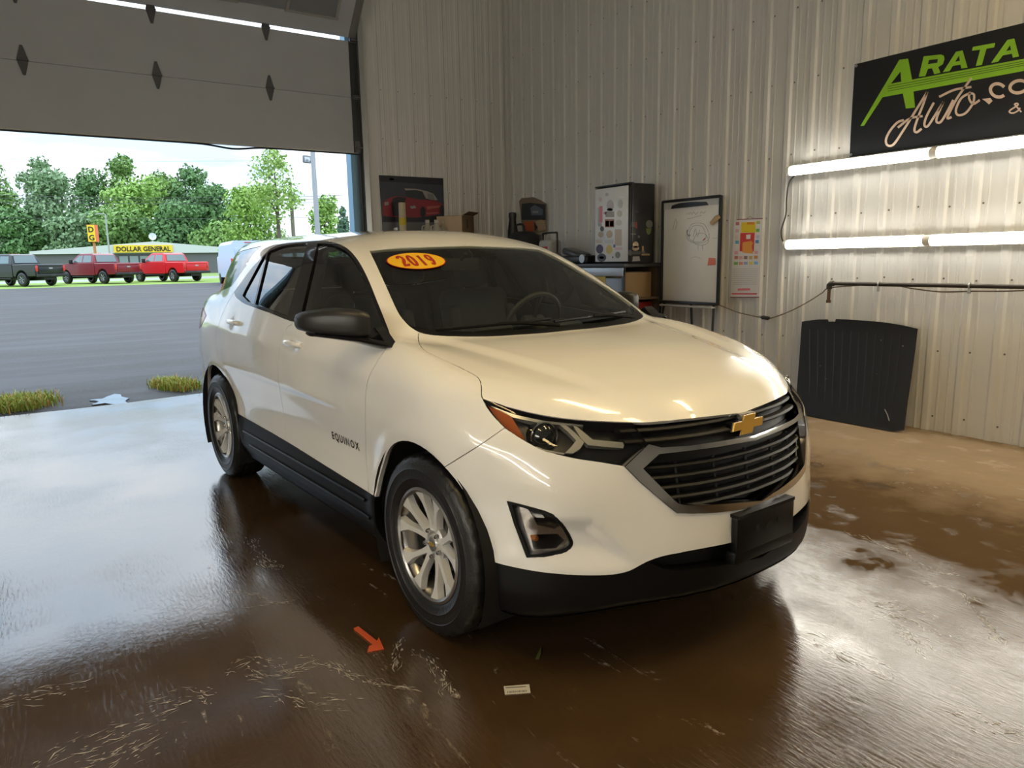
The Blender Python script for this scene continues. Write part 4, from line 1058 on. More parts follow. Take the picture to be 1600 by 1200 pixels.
for pts in ([(690, 812), (640, 832), (585, 895), (555, 960), (566, 1003), (612, 997), (680, 900), (765, 765), (868, 598)], [(868, 598), (842, 680), (795, 800), (770, 885), (788, 905), (825, 878)], [(645, 870), (735, 802), (832, 782)],
            [(918, 680), (862, 785), (846, 850), (872, 858), (930, 770), (990, 675)], [(990, 675), (945, 780), (938, 826), (968, 828), (1010, 765), (1065, 660)], [(1203, 493), (1095, 645), (1032, 765), (1022, 800), (1052, 790)], [(958, 637), (1075, 583), (1202, 562)],
            [(1198, 603), (1125, 648), (1085, 735), (1102, 775), (1160, 758), (1213, 685), (1222, 622), (1192, 612), (1185, 650), (1215, 690), (1265, 662)]):
    S += ribbon(pts, 17)
flat(S, 'script_lettering', BEIGE, ban, bn, .0014)
flat([[(1283, 653), (1345, 645), (1362, 668), (1335, 694), (1310, 672)]], 'script_dot', BEIGE, ban, bn, .0016)
flat(ribbon([(1390 + 58*math.cos(t) + 14, 588 - 50*math.sin(t) + 6*math.cos(t)) for t in np.linspace(.65, 5.6, 14)], 24, 2), 'letter_c', BEIGE, ban, bn, .0014)
flat(ribbon([(1560 + 66*math.cos(t), 560 - 46*math.sin(t) - 8*math.cos(t)) for t in np.linspace(0, 2*math.pi, 22)], 24, 2), 'letter_o', BEIGE, ban, bn, .0014)
flat(ribbon([(1580, 752), (1535, 700), (1530, 692), (1548, 686), (1552, 700), (1500, 735), (1490, 752), (1515, 760), (1550, 745), (1572, 720)], 11), 'ampersand', BEIGE, ban, bn, .0014)
for x, z in ((-1.255, 2.975), (-1.255, 2.26), (0, 2.975), (1.15, 2.975)):
    b = MB(); b.lathe([(.004, .003), (.010, .003), (.012, 0)], 10, 'y', (x + 1.27, -.004, z - 2.24)); b.build('grommet', GALV, ban)
# ---- cord between the two rows of tubes
P = [onY(u, v, YR - .045) for u, v in ((1244, 272), (1233, 285), (1229, 310), (1228, 335), (1221, 358), (1222, 374), (1229, 381), (1236, 382))]
b = MB(); b.tube(catmull(P, 5), .007, 6); tag(b.build('lamp_cord', mat('cord_black', (.03, .03, .03), .5), None), 'black cord looping from the upper tube row down to the lower', 'cord')
# ---- air pipe
pp = empty('air_pipe', 'dark steel air pipe running along the right wall below the lamps', 'pipe', (-1.43, YR - .07, 1.17))
o = np.array([-1.43, YR - .07, 1.17]); PIPE = mat('pipe_steel', (.055, .045, .038), .45, .6)
e0 = onY(1296, 443, YR - .07) - o
b = MB(); b.tube([e0, (5.4, 0, e0[2] + .004)], .0165, 12); b.build('pipe', PIPE, pp)
b = MB(); b.tube([e0 + [.04, 0, 0], e0 + [.01, 0, -.002], e0 + [0, 0, -.012], e0 + [0, 0, -.05]], .024, 12); b.build('elbow', PIPE, pp)
b = MB(); b.tube([e0 + [0, 0, -.04], e0 + [0, 0, -.145]], .0145, 12); b.cyl(e0 + [0, 0, -.145], e0 + [0, 0, -.17], .02, 6); b.build('drop_leg', mat('rusty_steel', (.12, .07, .04), .6, .4), pp)
for u in (1373, 1515):
    q = onY(u, 449, YR - .07) - o; z = e0[2]
    b = MB(); b.tube([(q[0], .02*math.cos(t), z + .024*math.sin(t)) for t in np.linspace(0, 2*math.pi, 14, endpoint=False)], .006, 6, closed=True); b.bbox((q[0], .032, z), (.03, .03, .03), .004); b.bbox((q[0], -.005, z - .04), (.02, .02, .035), .004); b.build('pipe_clamp', GALV, pp)
# ---- extension lead: tan cord with a black plug
P = [onY(u, v, YR - .06) for u, v in ((1118, 474), (1150, 487), (1178, 494), (1196, 497), (1208, 496), (1235, 486), (1262, 472), (1284, 458), (1296, 450), (1340, 446), (1385, 443), (1420, 450), (1470, 456), (1520, 455), (1570, 455), (1640, 452))]
ec = empty('extension_lead', 'thin tan extension lead sagging along the right wall', 'cord', tuple(P[3])); P = [p - P[3] for p in P]
b = MB(); b.tube(catmull(P, 5), .0055, 6); b.build('lead', mat('cord_tan', (.17, .13, .09), .6), ec)
b = MB(); b.tube([(-.05, 0, .008), (-.03, 0, .004), (.03, 0, 0), (.05, 0, .006)], [.010, .02, .02, .010], 8); b.build('plug', mat('cord_black'), ec)
b = MB(); b.cyl((-.075, 0, .012), (-.05, 0, .008), .012, 8); b.build('plug_collar', GALV, ec)
# ---- whiteboard on an easel
YW2 = 3.80
wb = empty('whiteboard_easel', 'tall whiteboard on a black tripod easel against the wall', 'whiteboard', (-2.94, YW2, 0)); wo = np.array([-2.94, YW2, 0])
X0w, X1w, Z0w, Z1w = -3.333 + 2.94, -2.545 + 2.94, .945, 2.018
b = MB(); b.bbox((0, .012, (Z0w+Z1w)/2), (X1w-X0w, .02, Z1w-Z0w), .004); b.build('board', mat('board_white', (.80, .80, .77), .25, noise_amt=.03), wb)
for nm, c, d in (('frame', (X0w, 0, (Z0w+Z1w)/2), (.028, .035, Z1w-Z0w+.02)), ('frame', (X1w, 0, (Z0w+Z1w)/2), (.028, .035, Z1w-Z0w+.02)), ('frame', (0, 0, Z1w), (X1w-X0w, .035, .03)), ('frame', (0, -.005, Z0w), (X1w-X0w+.02, .05, .03))):
    b = MB(); b.bbox(c, d, .008); b.build(nm, mat('easel_black', (.015, .015, .016), .4), wb)
b = MB(); b.bbox((0, -.03, Z0w - .035), (X1w-X0w-.06, .07, .018), .004); b.build('pen_tray', mat('tray_grey', (.45, .45, .44), .4), wb)
def wbp(u, v, off):
    p = onY(1025 + u*.1876, 295 + v*.1875, YW2 + .0015) - wo; return (p[0], p[1] - off, p[2])
flat([[(130, 168), (140, 140), (200, 120), (300, 110), (420, 108), (440, 135), (300, 150)]], 'clip_bar', mat('easel_black'), wb, wbp, .012, .012)
flat([[(65, 100), (535, 62), (530, 130), (440, 135), (425, 112), (300, 113), (200, 125), (140, 145), (132, 168), (66, 175)]], 'flip_chart_panel', mat('panel_grey', (.52, .52, .50), .4), wb, wbp, .004, .003)
INK = mat('marker_ink', (.30, .31, .32), .5); S = []
for c, rx, ry in (((350, 370), 90, 95), ((345, 375), 70, 78), ((375, 420), 60, 55)): S += ribbon([(c[0] + rx*math.cos(t)*(1 + .12*math.sin(3*t)), c[1] + ry*math.sin(t)*(1 + .1*math.cos(2*t))) for t in np.linspace(0, 6.2, 16)], 3.2, 2)
S += ribbon([(262, 340), (258, 370), (275, 395), (285, 380)], 9, 3) + ribbon([(310, 400), (330, 330), (345, 400), (365, 340)], 3, 3)
S += ribbon([(250, 215), (270, 200), (275, 215), (290, 195), (300, 215), (315, 190), (330, 215), (350, 195)], 3, 2) + ribbon([(370, 205), (380, 190), (395, 205), (415, 185)], 3, 2) + ribbon([(260, 250), (310, 240), (380, 220)], 3, 2)
S += ribbon([(140, 340), (150, 300), (165, 250), (175, 290), (160, 340)], 2.5, 2) + ribbon([(350, 470), (352, 510)], 2.5, 1) + ribbon([(385, 465), (388, 505)], 2.5, 1) + ribbon([(300, 575), (330, 565), (370, 580)], 2, 2) + ribbon([(470, 412), (510, 410)], 2.5, 1)
flat(S, 'marker_drawing', INK, wb, wbp, .0012)
flat([[(388, 428), (412, 405), (410, 420), (392, 432)]], 'red_mark', mat('marker_red', (.5, .08, .08), .5), wb, wbp, .0016)
flat([[(440, 575), (495, 578), (498, 635), (430, 640)]], 'sticky_note', mat('note_coral', (.75, .22, .16), .7), wb, wbp, .003, .001)
b = MB(); q = wbp(520, 245, .03); b.tube([(q[0]-.06, q[1], q[2]-.05), (q[0], q[1], q[2]), (q[0]+.03, q[1]+.01, q[2]+.02)], [.022, .028, .02], 8); b.build('board_eraser', mat('eraser_tan', (.42, .30, .17), .8), wb)
for p0, p1 in (((X0w + .05, .0, Z0w), (X0w - .02, -.18, .0)), ((X1w - .05, .0, Z0w), (X1w + .07, -.18, .0)), ((.0, .02, Z0w + .2), (.02, .10, .0))):
    b = MB(); b.tube([p0, p1], .013, 10); b.build('leg', mat('easel_black'), wb)
# ---- hanging calendar
YC = YR - .026
cal = empty('wall_calendar', 'long white calendar with a red and yellow picture hung on the wall', 'calendar', (-2.32, YC, 1.78)); co = np.array([-2.32, YC, 1.78])
def cp(u, v, off):
    p = onY(1130 + u*.125, 330 + v*.125, YC - .001) - co; return (p[0], p[1] - off, p[2])
flat([[(137, 108), (495, 95), (450, 1072), (92, 1072)]], 'sheet', mat('calendar_paper', (.72, .70, .71), .6), cal, cp, 0, .002)
flat([[(170, 98), (495, 86), (495, 96), (170, 110)]], 'top_bar', mat('calendar_bar', (.25, .08, .10), .5), cal, cp, .003, .004)
flat([[(92, 1070), (450, 1068), (450, 1078), (92, 1080)]], 'bottom_bar', mat('calendar_bar'), cal, cp, .003, .004)
for nm, pg, c in (('yellow_panel', [(228, 140), (410, 132), (404, 268), (222, 268)], (.75, .58, .02)), ('red_panel', [(215, 272), (395, 270), (382, 505), (205, 500)], (.66, .06, .05)), ('orange_figure', [(245, 390), (300, 380), (350, 370), (375, 395), (360, 440), (375, 530), (300, 525), (240, 515), (240, 430)], (.80, .36, .06)), ('white_figure', [(290, 295), (345, 290), (340, 345), (290, 350)], (.8, .8, .8)), ('red_stripe', [(110, 1025), (425, 1025), (420, 1042), (108, 1040)], (.66, .06, .08)), ('red_caption', [(185, 965), (335, 962), (340, 990), (180, 995)], (.7, .22, .25)), ('orange_caption', [(300, 140), (395, 137), (392, 165), (300, 168)], (.7, .25, .03))):
    flat([pg], nm, mat('cal_' + nm, c, .6), cal, cp, .0010 + .0008*(nm in ('orange_figure', 'orange_caption')) + .0016*(nm == 'white_figure'), .0006)
for i, (u, v, c) in enumerate(((180, 155, (.62, .2, .25)), (175, 245, (.7, .45, .5)), (170, 325, (.7, .6, .62)), (175, 388, (.12, .42, .70)), (170, 450, (.75, .74, .7)), (165, 518, (.72, .35, .48)), (440, 140, (.45, .5, .15)), (432, 240, (.18, .5, .1)), (430, 320, (.5, .55, .7)), (424, 380, (.1, .3, .6)), (418, 450, (.75, .72, .7)), (412, 515, (.7, .4, .5)),
                               (165, 580, (.5, .2, .15)), (222, 582, (.72, .4, .4)), (282, 580, (.3, .2, .2)), (345, 580, (.55, .42, .2)), (410, 575, (.6, .3, .1)), (160, 652, (.22, .5, .12)), (222, 652, (.75, .3, .2)), (282, 650, (.32, .36, .62)), (348, 650, (.75, .62, .1)), (410, 648, (.2, .48, .75)))):
    w, h = (24, 18) if v > 600 else (22, 20)
    flat([[(u-w, v-h), (u+w, v-h), (u+w-1, v+h), (u-w-1, v+h)]], 'picture_tile', mat('tile_%d' % i, c, .6), cal, cp, .0008, .0006)
b = MB()
for k in range(9):
    pg = [(120, 720 + k*24), (435 - k*1.5, 716 + k*24), (435 - k*1.5, 722 + k*24), (120, 726 + k*24)]
    n = len(b.v); b.add([cp(u, v, .0008) for u, v in pg], [(0, 1, 2, 3)])
tag(b.build('date_lines', mat('date_grey', (.50, .49, .50), .6), cal, 0, False), kind='stuff')
b = MB(); q0, q1, q2 = cp(300, 92, .002), cp(335, 62, .002), cp(370, 90, .002); b.tube([q0, q1, q2], .0022, 6); b.build('hanging_string', mat('cord_tan'), cal)
# ---- cargo mat leaning against the wall
mt = empty('cargo_mat', 'black ribbed cargo mat leaning on the foot of the right wall', 'mat', (-1.0, 3.7, 0)); mo = np.array([-1.0, 3.7, 0])
yb, yt = 3.66, 3.90; nn = np.array([0, .83, -(yt-yb)]); nn /= np.linalg.norm(nn)
def mp_(u, v): return onplane(u, v, nn, nn @ np.array([0, yb, .0]))
out = [mp_(u, v) for u, v in sm([(1254, 503), (1275, 500), (1294, 499.5)], 3) + [(1295, 503), (1306, 503), (1307, 499)] + sm([(1310, 499), (1340, 500.5), (1380, 504), (1410, 508.5), (1434, 514)], 3) + sm([(1430, 548), (1424, 590), (1417, 640), (1413, 672)], 3) + sm([(1395, 677), (1360, 675), (1330, 668)], 3) + sm([(1300, 664), (1265, 658), (1243, 654)], 3) + sm([(1246, 610), (1250, 560)], 3)]
out = [np.array([p[0], p[1], max(p[2], .004)]) for p in out]
n = len(out); b = MB(); c = np.mean(out, 0)
b.add([p - mo - nn*.0 for p in out] + [p - mo - nn*.012 for p in out], [tuple(range(n)), tuple(range(n, 2*n))[::-1]] + [(i, (i+1) % n, n+(i+1) % n, n+i) for i in range(n)])
b.build('mat_sheet', mat('mat_rubber', (.005, .0052, .006), .6, bump=.1, bscale=60), mt, 0)
MR = mat('mat_rib', (.005, .0053, .006), .55)
for k in range(12):
    u0 = 1266 + k*13; P = [mp_(u0 + (1412-1434)*k/14*(v-515)/160, v) - mo - nn*.013 for v in np.linspace(515 + k*.6, 648 + k*1.0, 6)]
    b = MB(); b.tube(P, .006, 5); b.build('mat_rib', MR, mt)
b = MB(); P = [mp_(u, v) - mo - nn*.016 for u, v in ((1384, 640), (1388, 648), (1391, 658))]; b.tube(P, .004, 5); b.build('pull_strap', mat('strap_grey', (.25, .24, .22), .6), mt)
b = MB()
for u, v in ((1378, 532), (1412, 541), (1290, 610), (1283, 572), (1371, 585), (1292, 593), (1340, 668)):
    p = mp_(u, v) - mo - nn*.0125; b.lathe([(.0005, .002), (.006, .001), (.007, 0)], 7, 'y', p)
b.v = [(x, y - .002, z) for x, y, z in b.v]; tag(b.build('dirt_specks', mat('speck', (.22, .21, .19), .8), mt, 0), kind='stuff')
# ---- small fridge with stickers, on the steel cabinet
YF = 3.36; fx0, fx1 = -3.955, -3.385; fz0, fz1 = 1.372, 2.212
fr_ = empty('small_fridge', 'small fridge with white sticker-covered door and black sides, on the steel cabinet', 'fridge', (fx0, YF, fz0)); fo = np.array([fx0, YF, fz0])
FB = mat('fridge_black', (.012, .012, .013), .3); FW = mat('fridge_white', (.72, .73, .74), .3)
b = MB(); b.bbox(((fx1-fx0)/2, .20, (fz1-fz0)/2), (fx1-fx0, .33, fz1-fz0), .012); b.build('body', FB, fr_)
b = MB(); b.bbox(((fx1-fx0)/2, .024, (fz1-fz0)/2 - .004), (fx1-fx0 - .004, .036, fz1-fz0 - .03), .006); b.build('door', FB, fr_); b = MB(); b.bbox(((fx1-fx0)/2 - .012, .004, (fz1-fz0)/2 - .004), (fx1-fx0 - .034, .006, fz1-fz0 - .045), .002); b.build('door_panel', FW, fr_)
b = MB(); b.bbox(((fx1-fx0)/2, .03, fz1-fz0 - .004), (fx1-fx0, .06, .018), .004); b.build('door_cap', FB, fr_)
b = MB(); b.bbox(((fx1-fx0)/2, .20, -.006 + .012), (.5, .3, .012), .003); b.build('foot_rail', FB, fr_)
def fp(u, v, off): p = onY(925 + u*.11667, 280 + v*.11667, YF + .001) - fo; return (p[0], p[1] - off - .0, p[2])
def fs(u, v, off): p = onX(926.5 + u*.11667, 280 + v*.11667, fx1) - fo; return (p[0] + off, p[1], p[2])
def sticker(fn, pts, c, nm='sticker'):
    k = 'sticker_%02x%02x%02x' % tuple(int(q*255) for q in c)
    return flat([pts], nm, mat(k, c, .5), fr_, fn, .0012, .001)
rc = lambda u, v, w, h: [(u-w, v-h), (u+w, v-h), (u+w, v+h), (u-w, v+h)]
el = lambda u, v, w, h: [(u+w*math.cos(t), v+h*math.sin(t)) for t in np.linspace(0, 2*math.pi, 16, endpoint=False)]
for pts, c in ((rc(120, 470, 22, 110), (.62, .24, .28)), (rc(88, 500, 10, 120), (.45, .46, .5)), (rc(110, 610, 22, 25), (.42, .43, .46)), (el(245, 350, 48, 75), (.50, .45, .48)), (el(240, 408, 42, 20), (.10, .06, .06)), (rc(240, 470, 58, 38), (.36, .34, .32)), (el(175, 455, 22, 20), (.62, .3, .34)), (rc(236, 590, 62, 55), (.45, .22, .18)), (rc(205, 595, 24, 38), (.03, .03, .03)), (rc(265, 595, 26, 38), (.05, .04, .04)),
                (el(135, 665, 26, 36), (.08, .08, .10)), (el(120, 740, 36, 40), (.42, .36, .3)), (el(235, 735, 42, 52), (.55, .45, .34)), (rc(228, 835, 60, 26), (.55, .58, .6)), (el(103, 935, 48, 62), (.07, .05, .11)), (el(130, 1050, 60, 56), (.06, .07, .08)), (el(130, 1050, 34, 20), (.4, .42, .45)), (el(232, 940, 44, 62), (.62, .52, .18)), (rc(300, 895, 14, 20), (.1, .16, .6)),
                (rc(352, 780, 45, 110), (.55, .47, .40)), (el(380, 330, 34, 60), (.48, .52, .50)), (el(370, 460, 36, 45), (.55, .55, .48)), (el(360, 580, 40, 38), (.58, .58, .55)), (el(345, 1015, 34, 44), (.2, .21, .2)), (rc(355, 930, 50, 18), (.7, .52, .56)), (el(278, 1045, 9, 12), (.1, .1, .1)), (el(200, 205, 22, 22), (.5, .5, .52)), (el(112, 270, 20, 30), (.62, .5, .55)), (rc(95, 835, 42, 20), (.55, .5, .46)), (rc(400, 240, 40, 8), (.85, .85, .85))):
    sticker(fp, pts, c)
for pts, c in ((rc(545, 605, 32, 35), (.10, .09, .09)), ([(565, 570), (590, 575), (592, 660), (572, 650)], (.35, .06, .06)), (el(755, 600, 46, 52), (.10, .10, .085)), ([(712, 660), (785, 655), (770, 720), (745, 750), (718, 720)], (.10, .13, .03)), (el(590, 440, 24, 18), (.04, .045, .06)), (rc(540, 735, 34, 9), (.11, .11, .10)), (el(615, 770, 16, 18), (.10, .10, .10)), (el(570, 880, 40, 45), (.42, .34, .24)), (el(570, 925, 48, 32), (.36, .29, .20)), (rc(580, 985, 60, 22), (.05, .05, .05)), ([(535, 1035), (620, 1032), (632, 1095), (528, 1100)], (.24, .23, .24)), ([(655, 895), (678, 892), (680, 950), (656, 955)], (.34, .2, .10)), (rc(705, 1010, 55, 12), (.22, .16, .08)), (rc(672, 970, 20, 16), (.12, .11, .09)), (el(495, 985, 24, 40), (.08, .08, .085))):
    sticker(fs, pts, c)
# steel cabinet: grey doors, open side with shelves
cb = empty('steel_cabinet', 'grey steel cabinet with an open side standing under the small fridge', 'cabinet', (-4.75, 3.62, 0)); co2 = np.array([-4.75, 3.62, 0])
CG = mat('cabinet_grey', (.20, .215, .235), .4, .3); cx0, cx1 = -.62, 1.30; ct = 1.368
b = MB(); b.bbox(((cx0+cx1)/2, 0, ct - .02), (cx1-cx0+.04, .58, .04), .006); b.build('top', mat('cabinet_top', (.05, .05, .055), .4), cb)
b = MB(); b.bbox(((cx0+cx1)/2, -.275, ct - .09), (cx1-cx0, .03, .09), .004); b.build('top_rail', mat('rail_light', (.42, .45, .48), .35, .4), cb)
for k in range(3):
    w = (cx1-cx0)/3; b = MB(); b.bbox((cx0 + w*(k+.5), -.27, .64), (w - .008, .02, 1.14), .004); d = b.build('door', CG, cb)
    b = MB(); b.bbox((cx0 + w*(k+.5) + (w*.36), -.29, .75), (.015, .02, .14), .004); b.build('handle', GALV, d)
for z in (.06, .52, .98): b = MB(); b.box(((cx0+cx1)/2, 0, z), (cx1-cx0-.01, .54, .02)); b.build('shelf', mat('shelf_brown', (.14, .10, .06), .6), cb)
for x in (cx0 + .015, cx1 - .015):
    for y in (-.27, .27): b = MB(); b.box((x, y, ct/2 - .02), (.03, .03, ct - .04)); b.build('post', mat('cabinet_top'), cb, 0)
b = MB(); b.box(((cx0+cx1)/2, .275, ct/2), (cx1-cx0, .01, ct-.05)); b.build('back_panel', mat('shelf_brown'), cb, 0)
def place(name, label, cat, c, group=None): return empty(name, label, cat, c, group=group)
t = place('cardboard_carton', 'plain brown carton on the cabinet shelf below the fridge', 'box', (-3.70, 3.62, .99)); b = MB(); b.bbox((0, 0, .14), (.34, .42, .28), .006); b.build('carton', mat('card_brown', (.30, .20, .10), .7), t); b = MB(); b.box((0, 0, .2815), (.05, .42, .002)); b.build('tape', mat('tape_tan', (.45, .34, .2), .4), t, 0)
t = place('red_toolbox', 'dark red toolbox on the lower shelf of the steel cabinet', 'toolbox', (-3.66, 3.62, .53)); b = MB(); b.bbox((0, 0, .15), (.26, .44, .30), .012); b.build('case', mat('toolbox_red', (.20, .012, .012), .45), t); b = MB(); b.bbox((0, 0, .36), (.27, .45, .10), .012); b.build('lid', mat('toolbox_red'), t); b = MB(); b.tube([(0, -.1, .40), (0, -.1, .435), (0, .1, .435), (0, .1, .40)], .01, 8); b.build('handle', FB, t)
sb = sticker
lab = flat([[(880, 873), (1022, 873), (1022, 955), (985, 955)]], 'notice_label', mat('notice_yellow', (.62, .44, .05), .5), cb, lambda u, v, off: tuple(onY(780 + u*.1625, 290 + v*.1625, 3.338 - off) - co2), .001, .001)
# on the cabinet: folded black machine and a jug with a wire handle
t = place('black_machine', 'black angular power tool lying on the steel cabinet beside the fridge', 'power tool', (-4.45, 3.56, 1.368)); BM = mat('machine_black', (.02, .02, .022), .35)
b = MB(); b.bbox((0, 0, .05), (.55, .28, .10), .03, None, 3); b.build('body', BM, t); b = MB(); b.bbox((-.08, 0, .12), (.36, .2, .08), .03, Matrix.Rotation(.25, 3, 'Y'), 3); b.build('cover', mat('machine_grey', (.07, .07, .075), .3), t); b = MB(); b.tube([(-.26, -.05, .06), (-.4, -.05, .13), (-.48, -.05, .12)], .018, 8); b.build('grip', BM, t); b = MB(); b.cyl((.2, -.15, .06), (.2, -.11, .06), .05, 14); b.build('motor_cap', GALV, t)
t = place('fluid_jug', 'white jug with a black wire handle and red label on the bench', 'jug', (-5.12, 3.60, 1.368)); b = MB(); b.bbox((0, 0, .15), (.26, .2, .30), .04, None, 3); b.build('jug', mat('jug_white', (.45, .44, .42), .5), t); b = MB(); b.tube(catmull([(-.15, 0, .12), (-.15, 0, .36), (-.12, 0, .39), (.12, 0, .39), (.15, 0, .36), (.15, 0, .12)], 4), .012, 8); b.build('handle', FB, t); b = MB(); b.box((0, -.102, .16), (.16, .004, .12)); b.build('label', mat('jug_label', (.45, .05, .04), .5), t, 0)
# ---- second picture on the right wall, near the corner
pc = empty('small_poster', 'small curled poster of a dark truck and orange shapes near the corner', 'poster', (-5.9, YR - .03, 1.76)); po = np.array([-5.9, YR - .03, 1.76])
def sp(u, v, off): p = onY(780 + u*.1625, 290 + v*.1625, YR - .028) - po; return (p[0], p[1] - off, p[2])
flat([[(190, 150), (215, 120), (330, 110), (400, 140), (455, 175), (458, 475), (230, 485)]], 'paper', mat('sp_brown', (.22, .17, .12), .6), pc, sp, 0, .002)
for nm, pg, c in (('print_dark', [(215, 175), (300, 165), (445, 180), (448, 330), (215, 330)], (.03, .035, .045)), ('truck_shape', [(300, 215), (340, 185), (370, 200), (420, 230), (418, 285), (310, 285)], (.12, .15, .19)), ('truck_grille', [(320, 245), (375, 242), (378, 262), (322, 264)], (.28, .29, .3)), ('orange_shape', [(240, 350), (330, 340), (335, 440), (290, 450), (245, 420)], (.45, .10, .03)), ('tan_shape', [(350, 345), (430, 315), (450, 420), (380, 440)], (.42, .30, .18)), ('dark_shape', [(335, 350), (372, 400), (345, 440)], (.03, .02, .02)), ('pale_foot', [(250, 462), (455, 445), (458, 475), (250, 485)], (.4, .37, .3))):
    flat([pg], nm, mat('sp_' + nm, c, .6), pc, sp, .001 + .001*('truck' in nm) + .001*(nm == 'truck_grille') + .001*(nm == 'dark_shape'), .0008)
# ---- poster of a red car on the door wall
ps = empty('car_poster', 'dark poster of a red sports car on the wall beside the overhead door', 'poster', (XD + .025, 2.4, 1.9)); pso = np.array([XD + .025, 2.4, 1.9])
def pp_(u, v, off): p = onX(580 + u*.125, 260 + v*.125, XD + .024) - pso; return (p[0] + off, p[1], p[2])
flat([[(95, 108), (900, 148), (915, 740), (915, 800), (140, 800), (140, 750)]], 'paper', mat('poster_navy', (.035, .042, .062), .5, noise_amt=.3, nscale=4), ps, pp_, 0, .002)
for nm, pg, c in (('top_band', [(98, 110), (898, 150), (900, 235), (100, 185)], (.012, .013, .02)), ('logo_spot', [(225, 145), (285, 150), (285, 175), (228, 170)], (.28, .30, .33)), ('red_body', [(140, 520), (150, 450), (210, 400), (300, 372), (450, 385), (640, 420), (700, 400), (800, 420), (905, 480), (910, 540), (880, 590), (720, 620), (560, 640), (240, 630), (145, 610)], (.23, .018, .03)), ('roof', [(415, 275), (560, 280), (700, 310), (780, 345), (830, 420), (690, 420), (640, 330), (430, 300)], (.30, .27, .25)), ('windscreen', [(420, 300), (560, 295), (640, 315), (690, 415), (450, 385)], (.02, .028, .035)), ('side_window', [(700, 340), (770, 345), (800, 425), (720, 415)], (.16, .17, .18)),
                  ('bonnet_stripe', [(270, 400), (330, 380), (440, 392), (420, 440), (410, 620), (270, 620), (250, 470)], (.012, .015, .02)), ('headlight', [(480, 500), (545, 490), (560, 520), (500, 530)], (.30, .27, .27)), ('headlight', [(165, 450), (215, 440), (220, 480), (170, 490)], (.30, .26, .24)), ('front_wheel', el(645, 570, 34, 70), (.012, .012, .015)), ('rear_wheel', el(880, 540, 28, 60), (.012, .012, .015)), ('side_gleam', [(690, 500), (860, 490), (860, 510), (700, 540)], (.32, .09, .07)), ('side_gleam', [(680, 580), (850, 570), (830, 590), (690, 600)], (.30, .10, .10)), ('lower_shade', [(150, 625), (560, 645), (900, 600), (905, 690), (150, 690)], (.012, .013, .02)), ('ground', [(145, 700), (905, 700), (912, 795), (145, 795)], (.13, .135, .15))):
    flat([pg], nm, mat('poster_%s' % nm, c, .5), ps, pp_, .0012 + .0012*(nm == 'lower_shade') + .0024*(nm in ('windscreen', 'bonnet_stripe', 'side_window', 'headlight', 'front_wheel', 'rear_wheel', 'side_gleam')), .0008)
# ---- high bench along the door wall with its clutter
ZS = 1.60
bn2 = empty('timber_bench', 'tall timber bench standing along the door wall behind the car', 'bench', (XD + .33, 2.62, 0))
b = MB(); b.bbox((0, 0, ZS - .02), (.56, 1.4, .04), .006); b.build('bench_top', mat('bench_wood', (.28, .19, .11), .6, noise_amt=.2), bn2)
for sx in (-.24, .24):
    for sy in (-.65, .65): b = MB(); b.box((sx, sy, (ZS-.04)/2), (.07, .07, ZS-.04)); b.build('leg', mat('bench_wood'), bn2, 0)
b = MB(); b.box((0, 0, .7), (.5, 1.36, .03)); b.build('lower_shelf', mat('bench_wood'), bn2, 0)
def benchat(u, x): p = onX(u, 355, x); return (x, p[1], ZS)
t = place('card_tube', 'tall cream cardboard tube with a yellow band in front of the car poster', 'tube', benchat(629.5, -6.33)); b = MB(); b.lathe([(.001, .585), (.040, .585), (.046, .58), (.046, 0), (.001, 0)], 20); b.build('tube', mat('tube_cream', (.50, .41, .27), .6), t); b = MB(); b.lathe([(.0465, .30), (.0475, .30), (.0475, .39), (.0465, .39)], 20); b.build('yellow_band', mat('band_yellow', (.55, .42, .02), .5), t)
def jug(u, x, s, lab):
    t = place('plastic_jug', lab, 'jug', benchat(u, x), 'plastic jugs on the bench'); b = MB(); b.lathe([(.001, 0), (.085*s, 0), (.09*s, .02), (.09*s, .16*s), (.075*s, .23*s), (.035*s, .31*s), (.026*s, .33*s), (.026*s, .345*s)], 16); b.build('jug', mat('jug_cloudy', (.40, .38, .31), .45), t)
    b = MB(); b.lathe([(.001, .385*s), (.028*s, .385*s), (.03*s, .38*s), (.03*s, .345*s), (.001, .345*s)], 14); b.build('cap', mat('cap_pale', (.55, .53, .46), .5), t); b = MB(); b.tube([(0, -.03*s, .31*s), (0, -.08*s, .30*s), (0, -.092*s, .2*s), (0, -.088*s, .14*s)], .010, 6); b.build('grip', mat('jug_cloudy'), t); return t
jug(668, -6.38, .97, 'leftmost of the cloudy plastic jugs beside the open carton'); jug(682, -6.20, .95, 'middle cloudy plastic jug, nearest the camera, on the bench'); jug(692, -6.40, .96, 'cloudy plastic jug closest to the open carton on the bench')
t = place('spray_bottle', 'small white bottle left of the cream cardboard tube', 'bottle', benchat(617.5, -6.40)); b = MB(); b.lathe([(.001, 0), (.04, 0), (.043, .02), (.043, .17), (.02, .21), (.015, .23)], 14); b.build('bottle', mat('bottle_white', (.62, .64, .68), .4), t); b = MB(); b.bbox((.01, 0, .25), (.07, .03, .04), .008); b.build('spray_head', mat('bottle_white'), t)
p0 = onX(722.5, 355, -6.16); t = place('open_carton', 'brown carton with one side tinted as if daylit standing on the bench', 'carton', (-6.16, p0[1], ZS)); t.rotation_euler = (0, 0, R_(36)); CB = mat('card_dark', (.20, .135, .072), .7)
b = MB(); b.bbox((-.19, .20, .215), (.38, .40, .43), .004); b.build('carton', CB, t); b = MB(); b.box((.0015, .16, .32), (.003, .05, .12)); b.build('printed_mark', mat('card_print', (.09, .07, .05), .7), t, 0)
